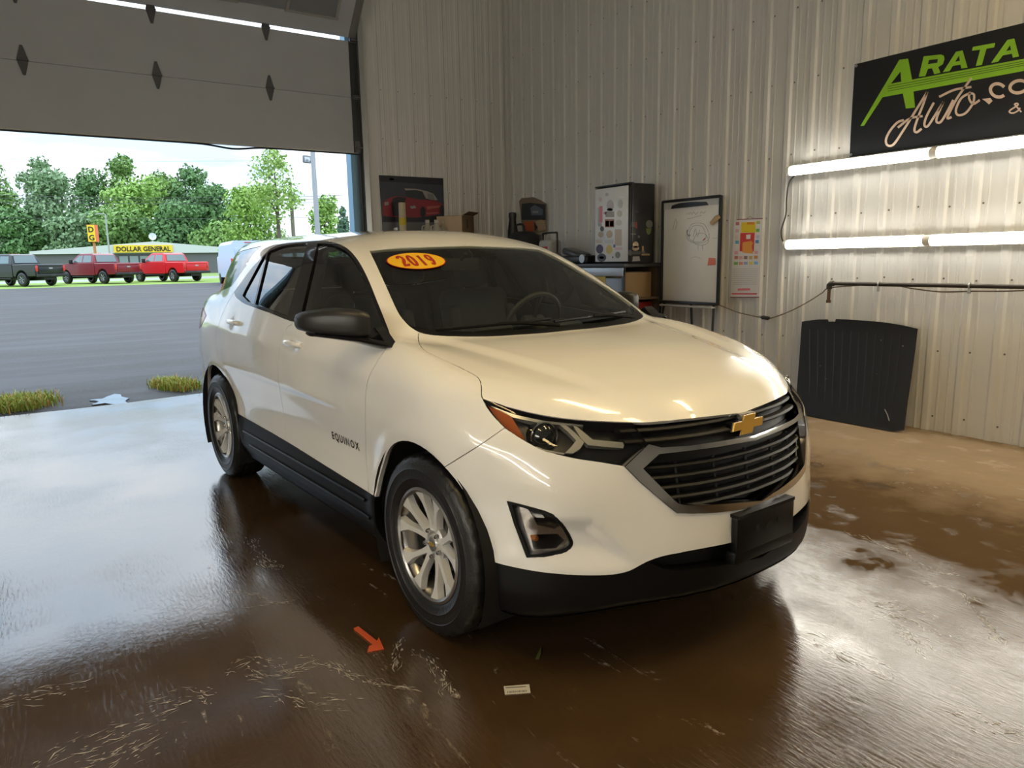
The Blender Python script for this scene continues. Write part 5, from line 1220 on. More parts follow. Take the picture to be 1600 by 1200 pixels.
b = MB(); b.box((-.19, -.004, .212), (.37, .006, .425)); b.build('daylit_side', mat('card_daylit', (.55, .42, .29), .7), t, 0)  # daylight falling on this side is put into its paler colour
b = MB(); b.add([(0, .02, .432), (0, .38, .432), (.09, .37, .475), (.09, .03, .475), (0, .02, .436), (0, .38, .436), (.09, .37, .479), (.09, .03, .479)], [(0, 1, 2, 3), (7, 6, 5, 4), (0, 4, 5, 1), (1, 5, 6, 2), (2, 6, 7, 3), (3, 7, 4, 0)]); b.build('flap', CB, t, 0)
t = place('black_bottle', 'tall black bottle standing in the corner right of the carton', 'bottle', (-6.30, 3.80, ZS - .6 + .6)); t.location = (-6.12, 3.70, 1.368); b = MB(); b.lathe([(.001, 0), (.075, 0), (.08, .02), (.075, .45), (.05, .60), (.05, .70), (.001, .70)], 16); b.build('bottle', FB, t); b = MB(); b.lathe([(.001, .715), (.044, .71), (.055, .70), (.055, .64)], 14); b.build('cap', BM, t)
t = place('black_bag', 'slumped black bag beside the tall black bottle', 'bag', (-5.80, 3.66, 1.368)); b = MB(); b.bbox((0, 0, .22), (.42, .36, .44), .13, None, 4); b.build('bag', mat('bag_black', (.018, .019, .022), .7, bump=.3, bscale=12), t); b = MB(); b.tube(catmull([(-.1, -.05, .42), (-.08, -.06, .52), (.08, -.06, .52), (.1, -.05, .42)], 4), .014, 6); b.build('strap', mat('bag_black'), t)
t = place('corner_stand', 'low dark steel stand in the corner under the black bag', 'stand', (-5.98, 3.62, 0)); b = MB(); b.bbox((0, 0, 1.348), (.84, .56, .04), .006); b.build('top', mat('cabinet_top'), t)
for sx in (-.38, .38):
    for sy in (-.24, .24): b = MB(); b.box((sx, sy, .664), (.04, .04, 1.328)); b.build('leg', mat('cabinet_top'), t, 0)
# ---- litter on the wet floor
A = [onZ(u, v, .0)[:2] for u, v in ((553, 984), (560, 981), (589, 1003), (592, 997), (600, 1015), (574, 1020), (577, 1012), (584, 1009))]
cA = np.mean(A, 0); b = MB(); b.prism([tuple(q - cA) for q in A], .0015, .0035); b.v = [(x, y, z + .004*math.sin(x*40)**2*(z > .002)) for x, y, z in b.v]
tag(b.build('arrow_sticker', mat('arrow_orange', (.62, .10, .03), .45), None, 0, loc=(*cA, 0)), 'orange arrow-shaped sticker lying on the wet floor', 'sticker')
A = [onZ(u, v, .0)[:2] for u, v in ((787, 1073), (827, 1070), (829, 1083), (789, 1086))]; cA = np.mean(A, 0)
ls = empty('paper_label', 'small white printed label lying flat on the floor before the bumper', 'label', (*cA, .0)); b = MB(); b.prism([tuple(q - cA) for q in A], .001, .0022); b.build('paper', mat('label_white', (.62, .60, .54), .6), ls, 0)
def lp(u, v): q = onZ(u, v, 0)[:2] - cA; return (q[0], q[1], .0024)
b = MB()
for k in range(14): u = 793 + k*2.2; b.add([lp(u, 1081 - k*.15), lp(u + 1.0 + (k % 3)*.3, 1081 - k*.15), lp(u + 1.0 + (k % 3)*.3, 1084 - k*.15), lp(u, 1084 - k*.15)], [(0, 1, 2, 3)])
b.add([lp(790, 1075), lp(822, 1073), lp(822, 1074.4), lp(790, 1076.4)], [(0, 1, 2, 3)]); tag(b.build('print', mat('print_grey', (.12, .12, .12), .6), ls, 0, False), kind='stuff')
A = [onZ(u, v, .0)[:2] for u, v in ((837, 1030), (840, 1022), (846, 1010), (845, 1022), (842, 1030))]; cA = np.mean(A, 0)
b = MB(); b.prism([tuple(q - cA) for q in A], .001, .003); tag(b.build('fallen_leaf', mat('leaf_olive', (.10, .12, .03), .5), None, 0, loc=(*cA, 0)), 'small olive leaf on the floor below the front bumper', 'leaf')

# ---- soap suds left on the floor after washing
b = MB(); rs = random.Random(4)
def suds(pts, w):
    P = catmull([onZ(u, v, 0)[:2] for u, v in pts], 12); L_ = sum(np.hypot(*(P[i+1]-P[i])) for i in range(len(P)-1))
    for _ in range(int(12 + 130*L_)):
        i = rs.randrange(len(P)-1); t = P[i+1] - P[i]; t = t/max(np.hypot(*t), 1e-6); nn = np.array([-t[1], t[0]])
        c = P[i] + (P[i+1]-P[i])*rs.random() + nn*rs.gauss(0, w*.55) + t*rs.gauss(0, .03); a = math.atan2(t[1], t[0]) + rs.gauss(0, .25)
        l = .006 + .035*rs.random()**3; h = .0008 + .0022*rs.random()**2; d = np.array([math.cos(a), math.sin(a)]); e = np.array([-d[1], d[0]]); k = rs.gauss(0, .25)*l
        b.add([(*(c - d*l), .0012), (*(c - e*h + e*k), .0012), (*(c + d*l), .0012), (*(c + e*h + e*k), .0012)], [(0, 1, 2, 3)])
for pts, w in (([(1368, 944), (1410, 948), (1460, 966)], .035), ([(1386, 964), (1420, 968), (1460, 995)], .05), ([(1400, 978), (1425, 1000), (1440, 1022)], .025), ([(1320, 830), (1400, 860), (1450, 890), (1500, 900)], .02), ([(1440, 910), (1500, 925), (1540, 945)], .02), ([(1500, 930), (1540, 970), (1560, 1000)], .02), ([(1270, 1000), (1330, 1030), (1400, 1060)], .06), ([(1500, 1120), (1550, 1135), (1600, 1150)], .05),
               ([(65, 1196), (120, 1165), (190, 1140), (265, 1112)], .06), ([(110, 1198), (170, 1180), (240, 1150)], .05), ([(185, 1200), (215, 1175), (235, 1165)], .05), ([(365, 1046), (400, 1030), (440, 1045), (475, 1042)], .04), ([(380, 1052), (420, 1058), (470, 1050)], .03), ([(255, 1095), (300, 1085), (330, 1095)], .05), ([(420, 1085), (470, 1095), (530, 1100)], .05), ([(480, 1030), (520, 1040), (545, 1050)], .02), ([(395, 840), (405, 870), (428, 888)], .03), ([(360, 925), (400, 930), (415, 935)], .012), ([(412, 945), (450, 940)], .015), ([(628, 1000), (620, 1020), (618, 1045)], .018), ([(640, 1010), (668, 1030), (690, 1060), (700, 1085)], .03), ([(0, 1095), (60, 1085), (140, 1070)], .06), ([(540, 1055), (600, 1070), (640, 1075)], .02)): suds(pts, w)
tag(b.build('soap_suds', mat('suds_white', (.42, .40, .36), .35), None, 0, False), 'thin white streaks of soap suds on the wet floor', 'suds', kind='stuff')
# ---------------------------------------------------------------- outdoors
def zg(x): return -.035 + max(0, min(-x - 6.3, 50))*.0078
def at(u, depth, z=None):
    """ground point seen in photo column u at the given depth"""
    p = _CO + depth*(np.array(_f) + (u-800)/FPX*np.array(_r))
    for _ in range(3):
        q = zg(p[0]) if z is None else z; p = p + np.array(_u)*(q - p[2])/_u.z
    return p
def atp(u, v, depth): return _CO + depth*(np.array(_f) + (u-800)/FPX*np.array(_r) - (v-600)/FPX*np.array(_u))
def asphalt():
    m, nt, N, L, b = nodes('wet_asphalt')
    tc = N.new('ShaderNodeTexCoord'); P = tc.outputs['Object']
    big = noise_n(N, L, P, .35, 5, .6); fine = noise_n(N, L, P, 26, 6, .7); mp = N.new('ShaderNodeMapping'); mp.inputs['Scale'].default_value = (1.2, .25, 1); L.new(P, mp.inputs[0]); st = noise_n(N, L, mp.outputs[0], 1.1, 6, .6)
    c = mixc(N, L, fine, (.032, .031, .032), (.14, .135, .13)); c = mixc(N, L, ramp(N, L, st, [(.40, 0.0), (.62, 1.0)]), c, (.062, .060, .064)); L.new(c, b.inputs['Base Color'])
    L.new(ramp(N, L, st, [(.35, .95), (.62, .6)]), b.inputs['Roughness']); b.inputs['Specular IOR Level'].default_value = .22
    bp = N.new('ShaderNodeBump'); bp.inputs['Strength'].default_value = .5; bp.inputs['Distance'].default_value = .02; L.new(fine, bp.inputs['Height']); L.new(bp.outputs[0], b.inputs['Normal'])
    return m
b = MB(); xs = [-5.7, -6.4, -8, -10, -14, -20, -30, -42, -48.5]; v = [(x, y, zg(x) - (.012 if x > -6.5 else 0)) for x in xs for y in (-90, -40, -6, 0, 6, 40, 90)]
b.add(v, [(i*7+j, i*7+j+1, (i+1)*7+j+1, (i+1)*7+j) for i in range(len(xs)-1) for j in range(6)])
tag(b.build('ground', asphalt(), None, 60), kind='structure')
GRS = mat('lawn', (.19, .30, .045), .9, noise_amt=.35, nscale=.8)
b = MB(); v = [(x, y, zg(x) + dz) for x, dz in ((-48.5, 0), (-49, .0), (-62, .0)) for y in (-90, 0, 90)]; b.add(v, [(i*3+j, i*3+j+1, (i+1)*3+j+1, (i+1)*3+j) for i in range(2) for j in range(2)])
tag(b.build('lawn', GRS, None, 0), 'strip of mown grass under the parked pickups', 'grass', kind='stuff')
b = MB(); v = [(x, y, .36) for x in (-62, -72) for y in (-120, 120)]; b.add(v, [(0, 1, 3, 2)]); tag(b.build('road', mat('road_grey', (.30, .30, .31), .8, noise_amt=.1, nscale=.5), None, 0), kind='structure')
b = MB(); v = [(x, y, .37) for x in (-72, -190) for y in (-220, 220)]; b.add(v, [(0, 1, 3, 2)]); tag(b.build('field', mat('verge', (.16, .24, .05), .9, noise_amt=.3, nscale=.3), None, 0), 'rough green verge beyond the road', 'grass', kind='stuff')
# puddle on the slab edge
pc0 = onZ(172, 624, -.02); b = MB(); b.prism([(pc0[0] + (.30 + .12*math.sin(3*t) + .05*math.sin(7*t))*math.cos(t), pc0[1] + (.22 + .07*math.cos(2*t) + .04*math.sin(5*t))*math.sin(t)) for t in np.linspace(0, 2*math.pi, 24, endpoint=False)], -.05, -.028)
tag(b.build('puddle', mat('water', (.10, .10, .11), .03, spec=.9), None, 0), 'shallow puddle at the edge of the concrete', 'puddle')
# ---- weeds at the slab edge
def weeds(name, label, px, n, hmax, seed, tones):
    r = random.Random(seed); b = MB(); cs = []
    P = [onZ(u, v, -.03) for u, v in px]; c0 = np.mean(P, 0); fm = []
    for i in range(n):
        w = [r.random() for _ in P]; w = np.array(w)**2.2; w /= w.sum(); c = sum(a*q for a, q in zip(w, P)) - c0; c[2] = 0
        h = hmax*(.35 + .65*r.random()); a = r.random()*6.28; l = h*(.2 + .5*r.random()); wd = .003 + .005*r.random(); d = np.array([math.cos(a), math.sin(a), 0]); s = np.array([-math.sin(a), math.cos(a), 0])*wd
        k = len(b.v); m_ = c + d*l*.35 + [0, 0, h*.65]; t_ = c + d*l + [0, 0, h]
        b.v += [tuple(c - s), tuple(c + s), tuple(m_ + s*.8), tuple(m_ - s*.8), tuple(t_)]; b.f += [(k, k+1, k+2, k+3), (k+3, k+2, k+4)]; ti = 0 if r.random() < .5 else (1 if r.random() < .6 else 2); fm += [ti, ti]
    o = b.build(name, [mat('weed_%d' % i, t, .8) for i, t in enumerate(tones)], None, 0, False, loc=(c0[0], c0[1], -.03))
    for pgn, ti in zip(o.data.polygons, fm): pgn.material_index = ti
    return tag(o, label, 'weeds', 'weed clumps at the slab edge')
T3 = ((.26, .36, .05), (.50, .28, .09), (.42, .47, .09))
weeds('weed_clump', 'wide clump of green and straw weeds at the left slab edge', ((-60, 655), (0, 648), (55, 644), (122, 630), (95, 615), (40, 622), (-40, 630)), 2600, .13, 3, T3)
weeds('weed_clump', 'straw and green weeds growing beside the rear bumper', ((222, 605), (240, 612), (290, 616), (330, 612), (335, 600), (270, 598), (235, 596)), 1900, .13, 5, T3)
# ---- pickups
def pickup(loc, rz, paint, label, dark=False):
    t = empty('pickup_truck', label, 'pickup', tuple(loc), rz, 'pickups parked on the grass')
    PT = mat('paint_' + paint[0], paint[1], .3, 0, .25); BK = mat('truck_black', (.012, .012, .013), .5); GL = glass('truck_glass', (.10, .12, .12)); GLB = mat('truck_glass_solid', (.10, .14, .14), .05, 0, 1)
    def prof(poly, y0, y1, name, m, inset=None, parent=t):
        b = MB(); n = len(poly); ys = [(-y1, .97), (-y1*.96, 1)] if inset is None else inset
        v = []; secs = [(-y1, .0), (y1, .0)]
        for y, _ in secs: v += [(x, y, z) for x, z in poly]
        b.add(v, [tuple(range(n))[::-1], tuple(range(n, 2*n))] + [(i, (i+1) % n, n+(i+1) % n, n+i) for i in range(n)])
        o = b.build(name, m, parent, 25); md = o.modifiers.new('bevel', 'BEVEL'); md.width = .05; md.segments = 2; md.limit_method = 'ANGLE'; return o
    # x: 0 at the tailgate, +x forward
    def archd(cx, r=.50, z=.50): return [(cx + r*math.cos(a), z + r*math.sin(a)) for a in np.linspace(math.pi, 0, 9)]
    bed = [(0, .62), (0, 1.36), (2.05, 1.38), (2.05, .60)] + [(1.27 + .52*math.cos(a), .46 + .52*math.sin(a)) for a in np.linspace(.27, math.pi-.27, 9)]
    prof(bed, 0, 1.0, 'bed', PT)
    cabp = [(2.08, .58), (2.08, 1.38), (4.30, 1.40), (5.9, 1.34), (6.22, 1.22), (6.28, .62), (5.62, .62)] + [(5.1 + .52*math.cos(a), .46 + .52*math.sin(a)) for a in np.linspace(.27, math.pi-.27, 9)] + [(4.55, .58)]
    prof(cabp, 0, 1.0, 'body', PT)
    # tapered cab
    lo = [(2.10, 1.37), (2.28, 1.93), (2.5, 2.02), (3.6, 2.03), (3.85, 1.96), (4.62, 1.39)]
    b = MB(); n = len(lo); v = []
    for s in (-1, 1): v += [(x, s*(.98 - (z-1.37)*.33), z) for x, z in lo]
    b.add(v, [tuple(range(n))[::-1], tuple(range(n, 2*n))] + [(i, (i+1) % n, n+(i+1) % n, n+i) for i in range(n)]); o = b.build('cab', PT, t, 25); md = o.modifiers.new('bevel', 'BEVEL'); md.width = .04; md.segments = 2; md.limit_method = 'ANGLE'
    side = lambda s, pts: [(x, s*(.988 - (z-1.37)*.33), z) for x, z in pts]
    for s in (-1, 1):
        for pts in ([(2.36, 1.44), (2.46, 1.88), (3.22, 1.9), (3.22, 1.44)], [(3.32, 1.44), (3.32, 1.9), (3.72, 1.88), (4.38, 1.44)]):
            q = side(s, pts); b = MB(); b.add(q + [(x, y - s*.02, z) for x, y, z in q], [(0, 1, 2, 3), (7, 6, 5, 4), (0, 4, 5, 1), (1, 5, 6, 2), (2, 6, 7, 3), (3, 7, 4, 0)]); b.build('side_window', GLB, t, 0)
        b = MB(); b.bbox((4.25, s*1.12, 1.50), (.14, .24, .30), .04); b.build('door_mirror', BK, t)
        b = MB(); b.bbox((-.015, s*.90, 1.10), (.05, .14, .36), .02); b.build('tail_lamp', mat('truck_lamp', (.55, .04, .03), .2), t)
        b = MB(); b.bbox((3.3, s*.97, .50), (2.2, .12, .06), .02); b.build('running_board', BK, t)
        for cx in (1.27, 5.1):
            w = empty('wheel', parent=t, loc=(cx, s*.90, .43))
            b = MB(); b.lathe([(.24, .13), (.30, .14), (.38, .13), (.42, .10), (.43, .05), (.43, -.05), (.42, -.10), (.38, -.13), (.24, -.13)], 28, 'y'); b.build('tyre', RUBBER, w)
            b = MB(); b.lathe([(.001, .09), (.06, .10), (.08, .07), (.16, .06), (.22, .11), (.245, .125), (.245, -.1)] if s > 0 else [(.001, -.09), (.06, -.10), (.08, -.07), (.16, -.06), (.22, -.11), (.245, -.125), (.245, .1)], 24, 'y'); b.build('rim', mat('truck_rim', (.10, .10, .105), .35, .6) , w)
            for k in range(6):
                a = k*math.pi/3; b = MB(); b.tube([(.05*math.cos(a), s*.105, .05*math.sin(a)), (.23*math.cos(a), s*.118, .23*math.sin(a))], .022, 6); b.build('spoke', mat('rim_bright', (.32, .32, .33), .3, .7), w)
            b = MB(); v = [(cx + .53*math.cos(a), s*y, .46 + .53*math.sin(a)) for a in np.linspace(.15, math.pi-.15, 12) for y in (1.015, .6)]; b.add(v, [(2*i, 2*i+2, 2*i+3, 2*i+1) for i in range(11)]); b.build('wheel_arch', BK, t, 40, False)
    q = [(2.085, -.74, 1.46), (2.235, -.68, 1.90), (2.235, .68, 1.90), (2.085, .74, 1.46)]; b = MB(); b.add(q + [(x + .03, y, z) for x, y, z in q], [(3, 2, 1, 0), (4, 5, 6, 7), (0, 1, 5, 4), (1, 2, 6, 5), (2, 3, 7, 6), (3, 0, 4, 7)]); b.build('rear_window', GLB, t, 0)
    b = MB(); b.bbox((-.02, 0, 1.04), (.05, 1.62, .60), .02); b.bbox((-.045, 0, 1.26), (.03, 1.5, .12), .012); b.build('tailgate', PT, t)
    b = MB(); b.bbox((-.05, 0, 1.10), (.012, .24, .09), .004); b.build('oval_badge', mat('badge_grey', (.35, .36, .38), .3, .6), t)
    b = MB(); b.bbox((-.10, 0, .66), (.2, 1.94, .18), .04); b.build('rear_bumper', BK, t); b = MB(); b.bbox((-.205, 0, .68), (.01, .32, .14), .004); b.build('plate', mat('plate_dark', (.03, .03, .035), .4), t)
    b = MB(); b.box((2.9, 0, .50), (5.6, .8, .22)); b.cyl((1.27, -.85, .43), (1.27, .85, .43), .08, 8); b.cyl((5.1, -.85, .43), (5.1, .85, .43), .08, 8); b.build('chassis', BK, t)
    b = MB(); b.bbox((6.3, 0, .95), (.06, 1.6, .5), .02); b.build('grille', BK, t); b = MB(); b.bbox((1.05, 0, 1.365), (1.9, 1.7, .02), .005); b.build('bed_liner', BK, t)
    for k in range(5): b = MB(); b.bbox((3.1, -.3 + .15*k, 2.05), (.08, .05, .03), .01); b.build('marker_lamp', mat('marker_amber', (.4, .15, .02), .3), t)
    return t
VD = lambda u: math.atan2(*(np.array(_f) + (u-800)/FPX*np.array(_r))[[1, 0]])
for u, d, pa, lb in ((82, 45.5, ('black', (.010, .011, .012)), 'black pickup, leftmost of the three parked on the grass'), (203, 48.6, ('maroon', (.19, .008, .018)), 'dark red pickup parked between the black and the bright red ones'), (309, 50.6, ('red', (.58, .006, .012)), 'bright red pickup, rightmost of the three parked on the grass')):
    pickup(at(u, d), VD(u) + R_(36), pa, lb)
# ---- pale van beyond the tail of the car
p = at(392, 42); vn = empty('delivery_van', 'pale blue-white van partly hidden behind the rear of the SUV', 'van', tuple(p), VD(366) + R_(8)); VP = mat('van_paint', (.50, .60, .74), .35)
b = MB(); pr = [(-1.0, .45), (-1.02, 1.3), (-.92, 2.35), (-.75, 2.55), (.75, 2.55), (.92, 2.35), (1.02, 1.3), (1.0, .45)]; b.prism(pr, 0, 4.9, lambda y, z, x: (x, y, z)); o = b.build('body', VP, vn, 30)
b = MB(); b.bbox((-.01, 0, 1.75), (.03, 1.5, .75), .02); b.build('rear_window', mat('van_glass', (.35, .45, .58), .05, 0, 1), vn); b = MB(); b.bbox((5.3, 0, 1.1), (.9, 1.95, 1.3), .15, None, 3); b.build('nose', VP, vn)
for s in (-1, 1):
    b = MB(); b.bbox((-.01, s*.93, 1.3), (.05, .1, .5), .015); b.build('tail_lamp', mat('truck_lamp'), vn)
    for x in (.9, 4.6): b = MB(); b.lathe([(.001, .11), (.2, .11), (.33, .12), (.36, .08), (.36, -.08), (.33, -.12), (.001, -.12)], 20, 'y', (x, s*.9, .36)); b.build('wheel', RUBBER, vn)
b = MB(); b.bbox((-.03, 0, 2.45), (.03, .35, .04), .01); b.build('brake_light', mat('truck_lamp'), vn); b = MB(); b.bbox((-.06, 0, .55), (.15, 1.95, .2), .04); b.build('rear_bumper', mat('truck_black'), vn)
# ---- shop
DS = 95.0
c = at(228, DS, .37); st = empty('discount_store', 'low grey shop with yellow fascia sign across the road', 'shop', tuple(c), VD(228) + math.pi + R_(4))
# local: +x towards us, y to the photo's left is positive
k = DS/FPX
FAS = mat('fascia_pale', (.52, .54, .53), .6); BRK = mat('dark_brick', (.12, .12, .125), .8)
W1, W2 = 10.8, -12.5
b = MB(); b.box((-4, (W1+W2)/2, 1.45), (8, W1-W2, 2.9)); b.build('wall', BRK, st, 0)
b = MB(); b.prism([(W1, 2.75), (W1, 3.35), (1.2, 4.25), (W2, 3.1), (W2, 2.75)], -8.2, .35, lambda y, z, x: (x, y, z)); b.build('roof_fascia', FAS, st, 0)
b = MB(); b.box((-4, W1 + .6, 1.5), (8, 1.2, 3.0)); b.build('side_annexe', mat('annexe_white', (.62, .63, .62), .7), st, 0)
b = MB(); b.box((.46, .0, 3.32), (.2, 6.85, .92)); sg = b.build('sign_panel', mat('sign_yellow', (.80, .55, .02), .5), st, 0)
v, f = textmesh('DOLLAR GENERAL', 1, .04, 0, 'CENTER', .025, 1.02); vx = np.array(v); sx = 6.3/(vx[:, 0].max()-vx[:, 0].min()); sz = .62/(vx[:, 1].max()-vx[:, 1].min())
MB().add([(.57 + q[2], -q[0]*sx*-1*1.0 if False else q[0]*sx, 3.02 + q[1]*sz) for q in vx], f).build('sign_lettering', mat('sign_black', (.015, .015, .015), .5), sg, 0, False)
for i in range(5):
    y = 2.4 - i*1.2; b = MB(); b.box((.03, y, 1.35), (.1, 1.1, 2.3)); w = b.build('window_frame', mat('frame_dark', (.06, .06, .065), .5), st, 0); b = MB(); b.box((.09, y, 1.35), (.03, .98, 2.1)); b.build('pane', mat('shop_pane', (.22, .26, .27), .1), w, 0)
b = MB(); b.lathe([(.001, .0), (.2, .03), (.36, .10), (.47, .2)], 20, 'x', (-1.4, 1.35, 4.95)); o = b.build('satellite_dish', mat('dish_white', (.62, .65, .68), .4), st, 60, False); b = MB(); b.cyl((-1.4, 1.35, 4.1), (-1.42, 1.35, 4.95), .05, 8); b.build('dish_mast', GALV, st)
# ---- roadside sign, poles and wires
c = at(153, 80, .37); py = empty('roadside_sign', 'yellow and orange roadside sign on a pole in front of the shop', 'sign', tuple(c), VD(153) + math.pi + R_(-28)); q = 80/FPX
zt = lambda v: 1.433 + (417.5 - v)*q - .36
b = MB(); b.box((0, 0, (zt(353)+zt(379))/2), (.62, .86, zt(353)-zt(379))); b.build('sign_box', mat('sign_orange', (.72, .14, .06), .5), py, 0)
b = MB(); b.box((.325, 0, (zt(353)+zt(379))/2), (.03, .80, zt(353)-zt(379)-.06)); pf_ = b.build('sign_face', mat('sign_yellow'), py, 0)
for i, ch in enumerate('DG'):
    v, f = textmesh(ch, .82, .01, 0, 'CENTER', .02); MB().add([(.352 + z, x, y + zt(364.5) + .02 - i*.88) for x, y, z in v], f).build('sign_letter', mat('sign_black'), pf_, 0, False)
b = MB(); b.cyl((0, 0, -.1), (0, 0, zt(378)), .14, 10); b.build('pole', mat('pole_orange', (.45, .19, .07), .6), py)
def pole(name, label, u, d, v0, v1, r, m, extra=None):
    p = at(u, d); top = atp(u, v1, d)[2]; t = empty(name, label, 'pole', tuple(p)); h = top - p[2]
    b = MB(); b.tube([(0, 0, -.1), (0, 0, h)], [r*1.15, r*.85], 12); b.build('pole', m, t); return t, h
PG = mat('pole_grey', (.36, .37, .38), .5, .4); PW = mat('pole_wood', (.20, .17, .14), .8)
t, h = pole('floodlight_pole', 'tall grey floodlight pole standing near the door opening', 503, 26, 360, 150, .085, PG)
q = atp(480, 249, 26) - np.array(t.location); b = MB(); b.tube([(0, 0, q[2] - .1), (q[0]*.5, q[1]*.5, q[2] - .12), tuple(q)], .03, 8); b.build('bracket', PG, t); b = MB(); b.bbox(tuple(q), (.14, .36, .26), .03, Matrix.Rotation(.5, 3, 'Z')); hd = b.build('lamp_head', mat('lamp_grey', (.16, .17, .18), .4), t); b = MB(); b.bbox(tuple(q + [.08, -.02, -.02]), (.03, .26, .18), .01, Matrix.Rotation(.5, 3, 'Z')); b.build('lamp_glass', mat('lamp_pane', (.5, .53, .55), .2), hd)
t, h = pole('utility_pole', 'weathered wooden utility pole behind the feathery pale tree', 463, 62, 360, 287, .16, PW); b = MB(); b.bbox((.3, 0, h - 1.3), (.5, .5, .9), .1); b.build('transformer', mat('lamp_grey'), t)
t, h = pole('street_lamp', 'thin grey street lamp left of the shop sign', 175, 88, 412, 336, .10, PG); b = MB(); b.tube([(0, 0, h), (.2, -.6, h + .05), (.25, -1.0, h)], .06, 6); b.build('arm', PG, t)
b = MB(); b.tube([(0, 0, 0), (0, 0, .01)], .005, 4)
WIRE = mat('wire_black', (.05, .055, .06), .6)
for i, (v0, vm, v1, rr) in enumerate(((243, 252, 247, .012), (300, 309, 305, .02), (306, 313, 310, .02), (313, 318, 316, .02), (338, 342, 338, .016))):
    P = [atp(u, v0 + (v1-v0)*(u+120)/660 + (vm-(v0+v1)/2)*(1-((u-210)/330)**2), 64) for u in range(-120, 541, 30)]
    p0 = P[0]; b = MB(); b.tube([q - p0 for q in P], rr, 5); tag(b.build('overhead_wire', WIRE, None, 40, False, loc=tuple(p0)), ['highest overhead wire, alone against the sky', 'top wire of the trio crossing the trees', 'middle wire of the trio crossing the trees', 'bottom wire of the trio crossing the trees', 'lowest overhead wire, just above the shop'][i], 'wire', 'overhead wires')
# ---- trees
LEAF = {}
def leafmat(nm, c):
    if nm in LEAF: return LEAF[nm]
    m, nt, N, L, bs = nodes('leaf_' + nm); tc = N.new('ShaderNodeTexCoord'); f = noise_n(N, L, tc.outputs['Object'], .7, 4); g = noise_n(N, L, tc.outputs['Object'], 3.0, 3)
    c1 = mixc(N, L, f, tuple(q*.55 for q in c), tuple(min(1, q*1.5) for q in c)); L.new(mixc(N, L, math_n(N, L, 'MULTIPLY', g, .5), c1, tuple(min(1, q*1.6) for q in c)), bs.inputs['Base Color']); bs.inputs['Roughness'].default_value = .7
    bs.inputs['Subsurface Weight'].default_value = 0; LEAF[nm] = m; return m
def foliage(seed, blobs, n, size, droop=0):
    r = np.random.default_rng(seed); V = []; 
    B = np.array(blobs, float); wts = (B[:, 3]*B[:, 4])**1.0; wts /= wts.sum(); idx = r.choice(len(B), n, p=wts)
    d = r.normal(size=(n, 3)); d /= np.linalg.norm(d, axis=1, keepdims=True); rad = r.random(n)**.28
    rad *= 1 + .16*np.sin(d[:, 0]*7 + idx) * np.sin(d[:, 2]*6 + 2*idx)
    C = B[idx, :3] + d*rad[:, None]*np.stack([B[idx, 3], B[idx, 3], B[idx, 4]], 1); C[:, 2] -= droop*np.abs(d[:, 0])*r.random(n)
    nn = d + r.normal(size=(n, 3))*.7; nn /= np.linalg.norm(nn, axis=1, keepdims=True); a = np.cross(nn, r.normal(size=(n, 3))); a /= np.linalg.norm(a, axis=1, keepdims=True); bb = np.cross(nn, a)
    s = (size*(.6 + .8*r.random(n)))[:, None]
    V = np.stack([C - a*s, C - bb*s*.6, C + a*s, C + bb*s*.6], 1).reshape(-1, 3)
    me = bpy.data.meshes.new('foliage'); me.from_pydata(V.tolist(), [], np.arange(4*n).reshape(-1, 4).tolist()); return me
def tree_blobs(seed, w, h0, h1, k=9):
    r = random.Random(seed); out = [(0, 0, (h0+h1)/2, w*.62, (h1-h0)*.46)]
    for i in range(k):
        t = r.random(); z = h0 + (h1-h0)*(.12 + .8*t); rr = w*(1.0 - .75*abs(t-.38)**1.2); a = r.random()*6.28; q = rr*.62*r.random()**.5
        s = w*(.26 + .2*r.random()); out.append((q*math.cos(a)*1.2, q*math.sin(a)*1.2, z, s, s*(.7 + .3*r.random())))
    out.append((0, 0, h1 - w*.35, w*.36, w*.36)); return out
BARK = mat('bark', (.11, .09, .07), .9)
def tree(label, u, d, vtop, wpx, kind, seed, n=2600, hb=1.5, leaf=.38, group='trees beyond the road', name='broadleaf_tree'):
    p = at(u, d); top = atp(u, vtop, d)[2] - p[2]; w = wpx*d/FPX/2
    t = empty(name, label, 'tree', tuple(p), group=group)
    me = foliage(seed, tree_blobs(seed, w, hb, top, 11), n, leaf); me.materials.append(leafmat(*kind)); o = link(bpy.data.objects.new('foliage', me), t); o['kind'] = 'stuff'
    b = MB(); b.tube([(0, 0, -.2), (.1, 0, top*.3), (-.1, .1, top*.62), (0, 0, top*.9)], [w*.055 + .08, w*.045 + .05, .09, .03], 8); b.build('trunk', BARK, t)
    r = random.Random(seed)
    for i in range(5):
        z = top*(.25 + .12*i); a = r.random()*6.28; b = MB(); b.tube([(0, 0, z), (w*.3*math.cos(a), w*.3*math.sin(a), z + w*.25), (w*.6*math.cos(a), w*.6*math.sin(a), z + w*.38)], [.09, .06, .02], 5); b.build('branch', BARK, t)
    return t
G1, G2, G3, G4, G5 = ('mid', (.15, .26, .065)), ('deep', (.095, .19, .06)), ('blue', (.16, .25, .12)), ('bright', (.22, .36, .075)), ('spruce', (.06, .12, .07))
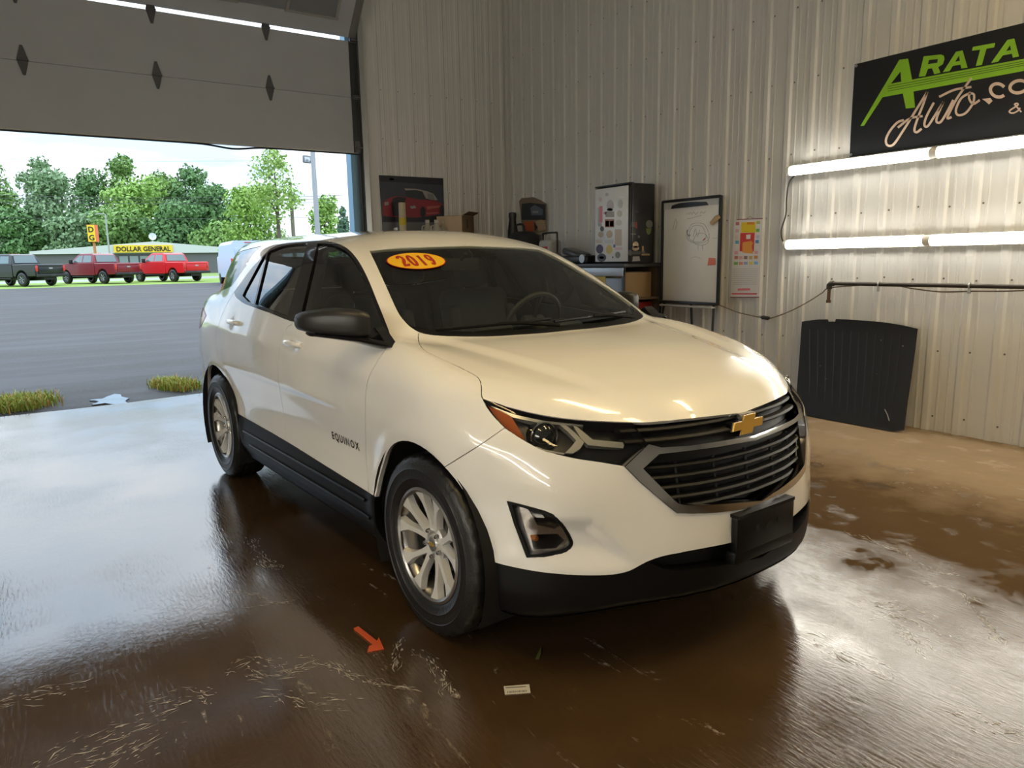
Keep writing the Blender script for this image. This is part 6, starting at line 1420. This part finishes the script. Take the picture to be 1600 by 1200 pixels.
for a in (('tall mid-green tree at the left edge of the opening', 5, 118, 246, 95, G1, 11), ('pale grey-green willow-like tree behind the black pickup', 95, 111, 268, 125, G3, 12), ('feathery tree top rising behind the grey-green tree', 82, 132, 247, 80, G3, 13), ('dense tree above the dark red pickup', 152, 124, 272, 105, G2, 14), ('tall mid-green tree with a ragged top left of the shop peak', 206, 128, 246, 105, G1, 15), ('bright green tree behind the shop sign', 215, 112, 283, 125, G4, 16), ('mid-green tree right of the bright one behind the shop', 262, 122, 270, 95, G1, 17),
          ('deep green rounded tree above the bright red pickup', 308, 118, 262, 90, G2, 18), ('deep green tree between the rounded one and the pale tree', 345, 114, 290, 85, G2, 19), ('low dense tree between the black pickup and the roadside sign', 45, 108, 325, 90, G2, 20), ('low bushy tree behind the left end of the shop', 120, 107, 335, 100, G3, 21), ('low dense tree behind the middle of the shop', 190, 107, 325, 110, G1, 26), ('low dense tree behind the right end of the shop', 280, 107, 322, 110, G2, 27), ('far tree filling the left of the opening', -50, 112, 262, 130, G1, 28), ('low broad tree just left of the pale yellow-green one', 345, 104, 345, 90, G1, 29), ('low tree at the far left behind the black pickup', -5, 106, 330, 90, G3, 30)):
    tree(*a, n=5200, leaf=.30)
tree('broad yellow-green tree with low branches right of the shop', 392, 66, 298, 120, ('lime', (.20, .33, .06)), 22, 5200, .6, .17)
tree('round small green tree right of the utility pole', 511, 70, 308, 62, G4, 24, 2600, .5, .17)
# feathery tall tree, thin enough to see sky through
t = tree('tall feathery tree with sparse pale leaves and a visible trunk', 440, 60, 234, 108, ('pale', (.24, .36, .085)), 23, 2600, 4.0, .13)
p = at(541, 78); t = empty('spruce_tree', 'dark pointed spruce at the blue door jamb', 'tree', tuple(p), group='trees beyond the road'); H = atp(541, 322, 78)[2] - p[2]
me = foliage(31, [(0, 0, H*(.1 + .09*i), 1.9*(1-.1*i)+.15, .5) for i in range(10)], 1800, .22, .5); me.materials.append(leafmat(*G5)); o = link(bpy.data.objects.new('foliage', me), t); o['kind'] = 'stuff'; b = MB(); b.tube([(0, 0, -.1), (0, 0, H)], [.16, .02], 8); b.build('trunk', BARK, t)
